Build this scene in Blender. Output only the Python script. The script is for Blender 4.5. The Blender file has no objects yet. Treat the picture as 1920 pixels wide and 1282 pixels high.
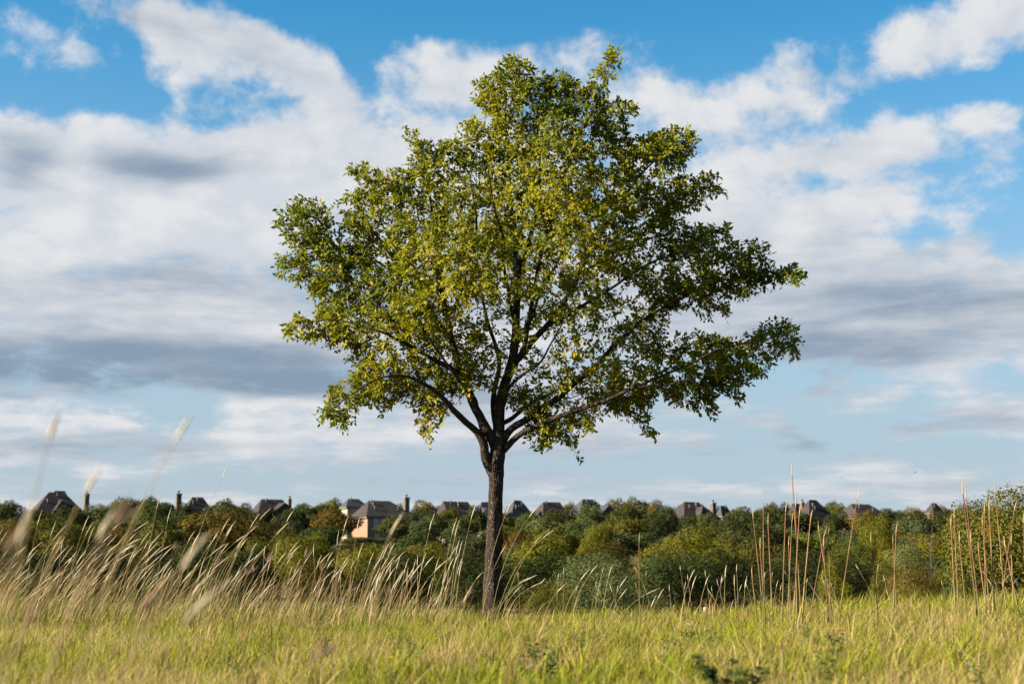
import bpy, math, random
import numpy as np
from mathutils import Vector, Matrix, Quaternion

R = math.radians
rng = np.random.default_rng(11)
random.seed(11)
sc = bpy.context.scene
col = sc.collection

# ------------------------------------------------------------------ camera
FPX = 1920 * 50 / 36.0          # focal length in photo pixels
HOR = 1060.0                    # photo row of the horizon
CAMZ = 0.60
TREE_Y = 16.0
PITCH = math.atan((HOR - 641) / FPX)
cam_d = bpy.data.cameras.new('camera')
cam = bpy.data.objects.new('camera', cam_d)
col.objects.link(cam)
cam.location = (0, 0, CAMZ)
cam.rotation_euler = (math.pi / 2 + PITCH, 0, 0)
cam_d.lens = 50
cam_d.sensor_width = 36
cam_d.clip_start = 0.1
cam_d.clip_end = 9000
cam_d.dof.use_dof = True
cam_d.dof.focus_distance = TREE_Y / math.cos(PITCH) * 0.995
cam_d.dof.aperture_fstop = 2.8
sc.camera = cam

# ------------------------------------------------------------------ light
SUN_EL = R(25)
SUN_AZ = (-math.cos(R(15)), -math.sin(R(15)))     # from the left, a little behind the camera
sv = Vector((SUN_AZ[0] * math.cos(SUN_EL), SUN_AZ[1] * math.cos(SUN_EL), math.sin(SUN_EL)))
sun_d = bpy.data.lights.new('sun', 'SUN')
sun_d.energy = 5.0
sun_d.angle = R(0.5)
sun_d.color = (1.0, 0.90, 0.74)
sun = bpy.data.objects.new('sun', sun_d)
col.objects.link(sun)
sun.rotation_euler = sv.to_track_quat('Z', 'Y').to_euler()
sun.location = (-40, -10, 30)

sc.view_settings.view_transform = 'Standard'
sc.view_settings.look = 'None'
sc.view_settings.exposure = 2.1
sc.view_settings.gamma = 1.0
sc.view_settings.use_curve_mapping = False
sc.render.engine = 'CYCLES'
sc.cycles.max_bounces = 6
sc.cycles.transparent_max_bounces = 8
sc.cycles.use_denoising = True

def ray(x, y):
    cx = (x - 960) / FPX
    cy = (641 - y) / FPX
    c, s = math.cos(PITCH), math.sin(PITCH)
    return Vector((cx, c - cy * s, s + cy * c))

def px(x, y, Y):
    """photo pixel -> point at distance Y in front of the camera"""
    d = ray(x, y)
    d = d * (Y / d.y)
    return Vector((d.x, d.y, d.z + CAMZ))

def ang(x, y):
    d = ray(x, y).normalized()
    return math.atan2(d.x, d.y), math.asin(d.z)

# ------------------------------------------------------------------ sky
world = bpy.data.worlds.new('World')
sc.world = world
world.use_nodes = True
wt = world.node_tree
wt.nodes.clear()
SKY_STRENGTH = 0.1

def build_sky():
    nt = wt
    def N(t, **k):
        n = nt.nodes.new(t)
        for a, b in k.items():
            setattr(n, a, b)
        return n
    def L(a, b):
        nt.links.new(a, b)
    def M(op, a, b=None, c=None, clamp=False):
        n = N('ShaderNodeMath', operation=op, use_clamp=clamp)
        for i, v in enumerate((a, b, c)):
            if v is None:
                continue
            if isinstance(v, (int, float)):
                n.inputs[i].default_value = v
            else:
                L(v, n.inputs[i])
        return n.outputs[0]
    def smooth(v, lo, hi, o0=0.0, o1=1.0):
        n = N('ShaderNodeMapRange', interpolation_type='SMOOTHSTEP')
        L(v, n.inputs['Value'])
        n.inputs['From Min'].default_value = lo
        n.inputs['From Max'].default_value = hi
        n.inputs['To Min'].default_value = o0
        n.inputs['To Max'].default_value = o1
        return n.outputs['Result']
    def noise(vec, scale, detail, rough, dist=0.0, lac=2.0):
        n = N('ShaderNodeTexNoise', noise_dimensions='3D')
        L(vec, n.inputs['Vector'])
        n.inputs['Scale'].default_value = scale
        n.inputs['Detail'].default_value = detail
        n.inputs['Roughness'].default_value = rough
        n.inputs['Distortion'].default_value = dist
        n.inputs['Lacunarity'].default_value = lac
        return n.outputs['Fac']
    def mix(f, a, b):
        n = N('ShaderNodeMix', data_type='RGBA', blend_type='MIX')
        if isinstance(f, (int, float)):
            n.inputs[0].default_value = f
        else:
            L(f, n.inputs[0])
        for i, v in ((6, a), (7, b)):
            if isinstance(v, tuple):
                n.inputs[i].default_value = (*v, 1)
            else:
                L(v, n.inputs[i])
        return n.outputs[2]
    tc = N('ShaderNodeTexCoord')
    d = tc.outputs['Generated']
    sep = N('ShaderNodeSeparateXYZ'); L(d, sep.inputs[0])
    x, y, z = sep.outputs
    phi = M('ARCTAN2', x, y)
    th = M('ARCSINE', z)
    pt = N('ShaderNodeCombineXYZ'); L(phi, pt.inputs[0]); L(th, pt.inputs[1])
    pt = pt.outputs[0]
    # clouds flatten into bands towards the horizon
    hh = M('SQRT', M('ADD', M('MULTIPLY', x, x), M('ADD', M('MULTIPLY', y, y), 1e-5)))
    lg = M('MULTIPLY', M('LOGARITHM', M('ADD', M('MAXIMUM', th, 0.0), 0.06), math.e), 0.50)
    pl = N('ShaderNodeCombineXYZ')
    L(M('DIVIDE', x, hh), pl.inputs[0]); L(M('DIVIDE', y, hh), pl.inputs[1]); L(lg, pl.inputs[2])
    pl = pl.outputs[0]

    # the cloud banks of that afternoon: (photo x, y, half sizes, tilt, weight)
    def blobs(lst, start):
        acc = start
        for (bx, by, rx, ry, rot, w) in lst:
            a, e = ang(bx, by)
            m = N('ShaderNodeMapping', vector_type='TEXTURE')
            L(pt, m.inputs[0])
            m.inputs['Location'].default_value = (a, e, 0)
            m.inputs['Rotation'].default_value = (0, 0, R(-rot))
            m.inputs['Scale'].default_value = (rx / FPX, ry / FPX, 1)
            ln = N('ShaderNodeVectorMath', operation='LENGTH'); L(m.outputs[0], ln.inputs[0])
            v = smooth(ln.outputs['Value'], 0.0, 1.6, w, 0.0)
            acc = v if acc is None else M('ADD', acc, v)
        return acc
    # warp the placement so that the banks have ragged edges
    wn = N('ShaderNodeTexNoise'); L(pl, wn.inputs['Vector'])
    wn.inputs['Scale'].default_value = 6; wn.inputs['Detail'].default_value = 3
    off = N('ShaderNodeVectorMath', operation='SUBTRACT'); L(wn.outputs['Color'], off.inputs[0])
    off.inputs[1].default_value = (.5, .5, .5)
    sc_ = N('ShaderNodeVectorMath', operation='MULTIPLY'); L(off.outputs[0], sc_.inputs[0])
    sc_.inputs[1].default_value = (.12, .045, 0)
    ad = N('ShaderNodeVectorMath', operation='ADD'); L(pt, ad.inputs[0]); L(sc_.outputs[0], ad.inputs[1])
    pt = ad.outputs[0]

    base = smooth(th, 0.22, 0.36, 0.20, -0.10)
    cover = blobs([
        (430, 85, 260, 55, 14, .42), (60, 85, 140, 45, 25, .42), (590, 160, 130, 70, 30, .30),
        (830, 125, 150, 55, 10, .45), (1220, 170, 150, 80, 0, .40),
        (200, 330, 650, 125, 0, .52), (760, 290, 340, 130, 0, .45), (300, 600, 800, 190, 0, .36),
        (1720, 80, 280, 75, -14, .50), (1490, 140, 110, 110, 0, .20),
        (1740, 245, 85, 50, 0, .52), (1590, 300, 110, 42, 0, .50), (1600, 385, 300, 50, -12, .36),
        (1880, 205, 60, 30, 0, .30), (1700, 560, 420, 110, 0, .30), (1200, 620, 600, 160, 0, .16),
        (150, 185, 300, 42, 0, -.38), (1000, 22, 620, 40, 0, -.50), (200, 10, 60, 30, 0, .1),
        (1830, 190, 190, 34, -14, -.34), (1870, 330, 130, 60, 0, -.28), (1330, 330, 240, 120, 0, .16), (1440, 200, 140, 110, 0, .08), (1060, 120, 160, 70, 0, .22),
        (1340, 60, 90, 60, 0, -.30), (1700, 450, 160, 30, -8, -.22), (650, 100, 50, 70, -30, -.25),
    ], base)
    fa = noise(pl, 8.5, 10, 0.58, 0.1)
    fb = noise(pl, 24.0, 8, 0.60, 0.2)
    f1 = M('ADD', M('MULTIPLY', fa, 0.6), M('MULTIPLY', fb, 0.4))
    dens = M('ADD', cover, M('MULTIPLY', M('SUBTRACT', f1, 0.5), 2.9))
    alpha = smooth(dens, 0.0, 0.44)
    # grey undersides: thick parts and long flat bands
    st = N('ShaderNodeMapping'); L(pl, st.inputs[0]); st.inputs['Scale'].default_value = (.9, .9, 2.4)
    st.inputs['Location'].default_value = (3.1, .7, 0)
    f2 = noise(st.outputs[0], 6.0, 8, 0.6, 0.2)
    greyb = blobs([
        (330, 315, 170, 40, 0, .55), (10, 300, 80, 60, 0, .50), (330, 545, 520, 44, 4, .30),
        (230, 690, 560, 60, 0, .75), (700, 735, 260, 30, 0, .25), (300, 820, 400, 22, 0, .25),
        (1800, 570, 300, 45, 0, .42), (1620, 640, 300, 34, 4, .34), (1500, 780, 700, 120, 0, .24),
        (450, 790, 520, 34, 0, -.30), (300, 420, 500, 60, 0, -.22), (500, 880, 700, 40, 0, -.05),
        (300, 250, 500, 50, 0, -.3), (40, 760, 160, 18, 0, -.2),
    ], smooth(th, 0.02, 0.30, 0.20, -0.04))
    grey = smooth(M('ADD', greyb, M('MULTIPLY', M('SUBTRACT', f2, 0.5), 1.7)), -0.12, 0.75)
    # light catching the side of the puffs that faces the sun
    sh = N('ShaderNodeVectorMath', operation='ADD'); L(pl, sh.inputs[0]); sh.inputs[1].default_value = (-.02, 0, .025)
    f3 = M('ADD', M('MULTIPLY', noise(sh.outputs[0], 8.5, 6, 0.55, 0.1), 0.6), M('MULTIPLY', noise(sh.outputs[0], 24.0, 5, 0.55, 0.2), 0.4))
    relief = smooth(M('SUBTRACT', f1, f3), -0.10, 0.12, 0.0, 1.0)

    k = 1.0 / SKY_STRENGTH / 2 ** sc.view_settings.exposure
    white = tuple(c * k for c in (0.80, 0.805, 0.815))
    cream = tuple(c * k for c in (0.66, 0.695, 0.755))
    dark = tuple(c * k for c in (0.25, 0.335, 0.445))
    wcol = mix(relief, cream, white)
    ccol = mix(grey, wcol, dark)
    sky = N('ShaderNodeTexSky', sky_type='NISHITA')
    sky.sun_disc = False
    sky.sun_elevation = SUN_EL
    sky.sun_rotation = math.atan2(SUN_AZ[0], SUN_AZ[1])
    sky.altitude = 200
    sky.air_density = 1.0
    sky.dust_density = 0.6
    sky.ozone_density = 2.0
    tint = N('ShaderNodeMix', data_type='RGBA', blend_type='MULTIPLY')
    tint.inputs[0].default_value = 1.0
    L(sky.outputs[0], tint.inputs[6]); tint.inputs[7].default_value = (0.095, 0.365, 0.44, 1)
    veil = mix(smooth(th, 0.02, 0.42, 0.94, 0.0), tint.outputs[2], tuple(c * k for c in (0.49, 0.565, 0.645)))
    out = mix(M('MULTIPLY', alpha, 0.97), veil, ccol)
    bg = N('ShaderNodeBackground'); L(out, bg.inputs[0]); bg.inputs[1].default_value = SKY_STRENGTH
    wo = N('ShaderNodeOutputWorld'); L(bg.outputs[0], wo.inputs[0])
build_sky()

# ------------------------------------------------------------------ helpers
def tag(o, label=None, cat=None, group=None, kind=None):
    if label: o['label'] = label
    if cat: o['category'] = cat
    if group: o['group'] = group
    if kind: o['kind'] = kind
    return o

def empty(name, loc=(0, 0, 0), rz=0.0):
    o = bpy.data.objects.new(name, None)
    o.empty_display_size = 0.1
    o.location = loc
    o.rotation_euler = (0, 0, rz)
    col.objects.link(o)
    return o

def npmesh(name, V, F, C=None, smooth=False):
    """V (n,3); F (m,k) all faces with k corners; C (n,3|4) point colours"""
    V = np.asarray(V, np.float32); F = np.asarray(F, np.int32)
    me = bpy.data.meshes.new(name)
    me.vertices.add(len(V)); me.vertices.foreach_set('co', V.ravel())
    m, k = F.shape
    me.loops.add(m * k); me.loops.foreach_set('vertex_index', F.ravel())
    me.polygons.add(m)
    me.polygons.foreach_set('loop_start', np.arange(0, m * k, k, dtype=np.int32))
    me.polygons.foreach_set('loop_total', np.full(m, k, np.int32))
    me.polygons.foreach_set('use_smooth', np.full(m, smooth))
    if C is not None:
        C = np.asarray(C, np.float32)
        if C.shape[1] == 3:
            C = np.concatenate([C, np.ones((len(C), 1), np.float32)], 1)
        a = me.color_attributes.new('Col', 'FLOAT_COLOR', 'POINT')
        a.data.foreach_set('color', C.ravel())
    me.update(calc_edges=True)
    return me

def link(name, me, mat=None, parent=None, loc=None):
    o = bpy.data.objects.new(name, me)
    col.objects.link(o)
    if mat is not None and len(me.materials) == 0:
        me.materials.append(mat)
    if parent is not None:
        o.parent = parent
    if loc is not None:
        o.location = loc
    return o

def norm(v):
    return v / (np.linalg.norm(v, axis=-1, keepdims=True) + 1e-9)

def tube(P, rad, sides=8, jitter=0.0, cap=True, rg=rng):
    """tube along P (n,3) with radii; returns V, quads"""
    P = np.asarray(P, float); n = len(P)
    T = np.gradient(P, axis=0); T = norm(T)
    u = np.cross(T[0], [0.3, 0.9, 0.1]); u = u / np.linalg.norm(u)
    V = []
    a = np.arange(sides) * 2 * math.pi / sides
    for i in range(n):
        u = u - T[i] * np.dot(u, T[i]); u = u / (np.linalg.norm(u) + 1e-9)
        w = np.cross(T[i], u)
        r = rad[i] * (1 + jitter * rg.standard_normal(sides)) if jitter else rad[i]
        V.append(P[i] + (np.cos(a) * r)[:, None] * u + (np.sin(a) * r)[:, None] * w)
    V = np.concatenate(V)
    q = []
    i0 = np.arange(sides); i1 = (i0 + 1) % sides
    for i in range(n - 1):
        b = i * sides
        q.append(np.stack([b + i0, b + i1, b + sides + i1, b + sides + i0], 1))
    F = np.concatenate(q)
    return V, F

class Acc:
    def __init__(s): s.V = []; s.F = []; s.C = []; s.n = 0
    def add(s, V, F, C=None):
        V = np.asarray(V, float); F = np.asarray(F, int)
        s.V.append(V); s.F.append(F + s.n); s.n += len(V)
        if C is not None:
            s.C.append(np.broadcast_to(np.asarray(C, float), (len(V), 3)))
    def mesh(s, name, smooth=False):
        return npmesh(name, np.concatenate(s.V), np.concatenate(s.F),
                      np.concatenate(s.C) if s.C else None, smooth)

def box(x0, x1, y0, y1, z0, z1):
    V = np.array([(x, y, z) for z in (z0, z1) for y in (y0, y1) for x in (x0, x1)], float)
    F = np.array([(0, 2, 3, 1), (4, 5, 7, 6), (0, 1, 5, 4), (2, 6, 7, 3), (0, 4, 6, 2), (1, 3, 7, 5)])
    return V, F

def vnoise(x, y, s, seed=0):
    """smooth 2-D value noise 0..1"""
    r = np.random.default_rng(seed).random((64, 64))
    x = np.asarray(x) * s + 1000; y = np.asarray(y) * s + 1000
    xi = np.floor(x).astype(int); yi = np.floor(y).astype(int)
    fx = x - xi; fy = y - yi
    fx = fx * fx * (3 - 2 * fx); fy = fy * fy * (3 - 2 * fy)
    g = lambda a, b: r[a % 64, b % 64]
    return (g(xi, yi) * (1 - fx) * (1 - fy) + g(xi + 1, yi) * fx * (1 - fy)
            + g(xi, yi + 1) * (1 - fx) * fy + g(xi + 1, yi + 1) * fx * fy)

# ------------------------------------------------------------------ materials
def mat_new(name):
    m = bpy.data.materials.new(name)
    m.use_nodes = True
    nt = m.node_tree
    nt.nodes.clear()
    return m, nt

def leafy(name, tint_a=(1, 1, 1), tint_b=None, trans=0.35, rough=0.5, spec=0.3, objvar=0.0, from_attr=True):
    """leaf or blade: colour from the point attribute, times a tint; thin, so light comes through"""
    m, nt = mat_new(name)
    N = nt.nodes.new; L = nt.links.new
    out = N('ShaderNodeOutputMaterial')
    p = N('ShaderNodeBsdfPrincipled')
    p.inputs['Roughness'].default_value = rough
    p.inputs['Specular IOR Level'].default_value = spec
    t = N('ShaderNodeBsdfTranslucent')
    mx = N('ShaderNodeMixShader'); mx.inputs[0].default_value = trans
    if from_attr:
        a = N('ShaderNodeAttribute'); a.attribute_name = 'Col'
        if tint_b is None:
            c = a.outputs['Color']
            if tint_a != (1, 1, 1):
                mu = N('ShaderNodeMix'); mu.data_type = 'RGBA'; mu.blend_type = 'MULTIPLY'
                mu.inputs[0].default_value = 1; mu.inputs[7].default_value = (*tint_a, 1)
                L(c, mu.inputs[6]); c = mu.outputs[2]
        else:
            mu = N('ShaderNodeMix'); mu.data_type = 'RGBA'
            L(a.outputs['Fac'], mu.inputs[0])
            mu.inputs[6].default_value = (*tint_a, 1); mu.inputs[7].default_value = (*tint_b, 1)
            c = mu.outputs[2]
    else:
        oi = N('ShaderNodeObjectInfo')
        mu = N('ShaderNodeMix'); mu.data_type = 'RGBA'
        L(oi.outputs['Random'], mu.inputs[0])
        mu.inputs[6].default_value = (*tint_a, 1); mu.inputs[7].default_value = (*(tint_b or tint_a), 1)
        c = mu.outputs[2]
    if objvar:
        oi = N('ShaderNodeObjectInfo')
        hs = N('ShaderNodeHueSaturation')
        mr = N('ShaderNodeMapRange'); L(oi.outputs['Random'], mr.inputs[0])
        mr.inputs[3].default_value = .5 - .035 * objvar; mr.inputs[4].default_value = .5 + .03 * objvar
        L(mr.outputs[0], hs.inputs['Hue'])
        wn = N('ShaderNodeTexWhiteNoise'); wn.noise_dimensions = '1D'; L(oi.outputs['Random'], wn.inputs['W'])
        mr2 = N('ShaderNodeMapRange'); L(wn.outputs['Value'], mr2.inputs[0])
        mr2.inputs[3].default_value = 1 - .48 * objvar; mr2.inputs[4].default_value = 1 + .42 * objvar
        L(mr2.outputs[0], hs.inputs['Value'])
        L(c, hs.inputs['Color']); c = hs.outputs[0]
    L(c, p.inputs['Base Color']); L(c, t.inputs['Color'])
    L(p.outputs[0], mx.inputs[1]); L(t.outputs[0], mx.inputs[2]); L(mx.outputs[0], out.inputs[0])
    return m

def rough_mat(name, ca, cb, scale=8.0, rough=0.85, bump=0.3, bscale=None, spec=0.06, coord='Object', detail=6):
    m, nt = mat_new(name)
    N = nt.nodes.new; L = nt.links.new
    out = N('ShaderNodeOutputMaterial'); p = N('ShaderNodeBsdfPrincipled')
    p.inputs['Roughness'].default_value = rough; p.inputs['Specular IOR Level'].default_value = spec
    tc = N('ShaderNodeTexCoord')
    n = N('ShaderNodeTexNoise'); n.inputs['Scale'].default_value = scale; n.inputs['Detail'].default_value = detail
    L(tc.outputs[coord], n.inputs['Vector'])
    r = N('ShaderNodeMapRange'); L(n.outputs['Fac'], r.inputs[0]); r.inputs[1].default_value = .3; r.inputs[2].default_value = .7
    mx = N('ShaderNodeMix'); mx.data_type = 'RGBA'; L(r.outputs[0], mx.inputs[0])
    mx.inputs[6].default_value = (*ca, 1); mx.inputs[7].default_value = (*cb, 1)
    L(mx.outputs[2], p.inputs['Base Color'])
    if bump:
        n2 = N('ShaderNodeTexNoise'); n2.inputs['Scale'].default_value = bscale or scale * 4; n2.inputs['Detail'].default_value = 5
        L(tc.outputs[coord], n2.inputs['Vector'])
        b = N('ShaderNodeBump'); b.inputs['Strength'].default_value = bump; L(n2.outputs['Fac'], b.inputs['Height'])
        L(b.outputs[0], p.inputs['Normal'])
    L(p.outputs[0], out.inputs[0])
    return m

def bark_mat(name):
    m, nt = mat_new(name)
    N = nt.nodes.new; L = nt.links.new
    out = N('ShaderNodeOutputMaterial'); p = N('ShaderNodeBsdfPrincipled')
    p.inputs['Roughness'].default_value = .95; p.inputs['Specular IOR Level'].default_value = .05
    tc = N('ShaderNodeTexCoord')
    mp = N('ShaderNodeMapping'); mp.inputs['Scale'].default_value = (1, 1, .45); L(tc.outputs['Object'], mp.inputs[0])
    vo = N('ShaderNodeTexVoronoi'); vo.feature = 'DISTANCE_TO_EDGE'; vo.inputs['Scale'].default_value = 42
    nw = N('ShaderNodeTexNoise'); nw.inputs['Scale'].default_value = 18; nw.inputs['Detail'].default_value = 4
    L(mp.outputs[0], nw.inputs['Vector'])
    add = N('ShaderNodeVectorMath'); add.operation = 'MULTIPLY_ADD'
    L(nw.outputs['Color'], add.inputs[0]); add.inputs[1].default_value = (.05, .05, .05); L(mp.outputs[0], add.inputs[2])
    L(add.outputs[0], vo.inputs['Vector'])
    n1 = N('ShaderNodeTexNoise'); n1.inputs['Scale'].default_value = 30; n1.inputs['Detail'].default_value = 6; n1.inputs['Roughness'].default_value = .65
    L(mp.outputs[0], n1.inputs['Vector'])
    ramp = N('ShaderNodeValToRGB')
    e = ramp.color_ramp.elements
    e[0].position = .30; e[0].color = (.009, .0065, .005, 1)
    e[1].position = .62; e[1].color = (.038, .028, .021, 1)
    L(n1.outputs['Fac'], ramp.inputs[0])
    # pale flecks of lichen
    n2 = N('ShaderNodeTexNoise'); n2.inputs['Scale'].default_value = 75; n2.inputs['Detail'].default_value = 2
    L(mp.outputs[0], n2.inputs['Vector'])
    fl = N('ShaderNodeMapRange'); L(n2.outputs['Fac'], fl.inputs[0]); fl.inputs[1].default_value = .64; fl.inputs[2].default_value = .70
    mx = N('ShaderNodeMix'); mx.data_type = 'RGBA'; L(fl.outputs[0], mx.inputs[0]); L(ramp.outputs[0], mx.inputs[6])
    mx.inputs[7].default_value = (.20, .16, .12, 1)
    L(mx.outputs[2], p.inputs['Base Color'])
    h = N('ShaderNodeMath'); h.operation = 'MULTIPLY_ADD'; L(vo.outputs['Distance'], h.inputs[0]); h.inputs[1].default_value = 1.5; L(n1.outputs['Fac'], h.inputs[2])
    b = N('ShaderNodeBump'); b.inputs['Strength'].default_value = .9; b.inputs['Distance'].default_value = .012
    L(h.outputs[0], b.inputs['Height']); L(b.outputs[0], p.inputs['Normal'])
    L(p.outputs[0], out.inputs[0])
    return m

M = {}
M['bark'] = bark_mat('elm_bark')
M['leaf'] = leafy('elm_leaf', trans=.50, rough=.5, spec=.12)
M['leaf_single'] = leafy('elm_leaf_single', (.055, .08, .007), (.14, .125, .01), trans=.45, rough=.5, spec=.12, from_attr=False)
M['grass'] = leafy('meadow_grass_blade', trans=.42, rough=.6, spec=.10)
M['stem'] = leafy('dry_stem', trans=.12, rough=.7, spec=.10)
M['weed'] = leafy('weed_leaf', trans=.3, rough=.55, spec=.12)
M['trunk_far'] = rough_mat('far_trunk_bark', (.045, .035, .028), (.10, .08, .06), 3, bump=.5)
M['soil'] = rough_mat('meadow_soil', (.065, .055, .022), (.09, .085, .026), 1.2, bump=.4, bscale=30, coord='Object')
SPEC = {
    'dark': leafy('foliage_shade_dark', (.009, .013, .004), (.032, .037, .010), .06, .8, .03, .8),  # near-black leaves: shade at the foot of the wood put into the colour
    'oak': leafy('foliage_oak', (.018, .025, .007), (.058, .066, .017), .08, .8, .03, 1.0),
    'olive': leafy('foliage_olive', (.030, .031, .006), (.092, .084, .012), .10, .8, .03, 1.0),
    'rust': leafy('foliage_rust', (.034, .028, .006), (.100, .076, .013), .10, .8, .03, 1.0),
    'lime': leafy('foliage_lime', (.042, .046, .005), (.115, .105, .009), .12, .8, .03, .7),
    'blue': leafy('foliage_bluegreen', (.018, .024, .010), (.062, .070, .025), .08, .8, .03, .8),
    'gold': leafy('foliage_gold', (.100, .063, .009), (.160, .107, .014), .2, .8, .03, .6),
}

# named trees keep the colour their label gives
SPEC_F = {
    'oak': leafy('foliage_oak_named', (.018, .025, .007), (.058, .066, .017), .08, .8, .03, .15),
    'olive': leafy('foliage_olive_named', (.030, .031, .006), (.092, .084, .012), .10, .8, .03, .15),
    'rust': leafy('foliage_rust_named', (.036, .027, .006), (.105, .072, .013), .10, .8, .03, .15),
    'lime': leafy('foliage_lime_named', (.042, .046, .005), (.115, .105, .009), .12, .8, .03, .15),
    'blue': leafy('foliage_bluegreen_named', (.028, .036, .013), (.092, .102, .034), .08, .8, .03, .15),
    'gold': leafy('foliage_gold_named', (.100, .063, .009), (.160, .107, .014), .2, .8, .03, .15),
}

# ------------------------------------------------------------------ ground
PY = np.array([-4000, -60, 0, 16.3, 18, 21, 28, 40, 60, 90, 120, 160, 200, 250, 300, 345, 600, 6000.])
PZ = np.array([0, 0, 0, 0, -.05, -.28, -1.0, -2.3, -3.9, -4.3, -4.1, -2.2, .6, 3.4, 5.4, 6.3, 6.6, 7.0])

def sstep(a, b, x):
    t = np.clip((np.asarray(x, float) - a) / (b - a), 0, 1)
    return t * t * (3 - 2 * t)

def ground(x, y):
    x = np.asarray(x, float); y = np.asarray(y, float)
    z = np.interp(y, PY, PZ)
    near = 1 - sstep(20, 60, np.hypot(x, y - 10))
    z = z + near * (0.16 * sstep(1.2, 5.0, x) * sstep(7, 14, y) + 0.05 * sstep(1.5, 5, -x) * sstep(7, 14, y)
                    + .05 * (vnoise(x, y, .5, 5) - .5) + .03 * (vnoise(x, y, 1.7, 6) - .5))
    z = z + sstep(30, 120, np.abs(y)) * 1.2 * (vnoise(x, y, .02, 8) - .5)
    return z

def build_ground():
    xs = np.concatenate([-np.geomspace(4000, 12, 40), np.linspace(-11, 11, 67), np.geomspace(12, 4000, 40)])
    ys = np.concatenate([-np.geomspace(4000, 6, 16), np.linspace(-5, 30, 106), np.linspace(32, 360, 110), np.geomspace(375, 6000, 24)])
    X, Y = np.meshgrid(xs, ys)
    V = np.stack([X, Y, ground(X, Y)], -1).reshape(-1, 3)
    nx, ny = len(xs), len(ys)
    i = (np.arange(ny - 1)[:, None] * nx + np.arange(nx - 1)[None]).ravel()
    F = np.stack([i, i + 1, i + nx + 1, i + nx], 1)
    o = link('ground', npmesh('ground', V, F, smooth=True), M['soil'])
    tag(o, kind='structure')
build_ground()

def gz(x, y):
    return float(ground(x, y))

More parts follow.
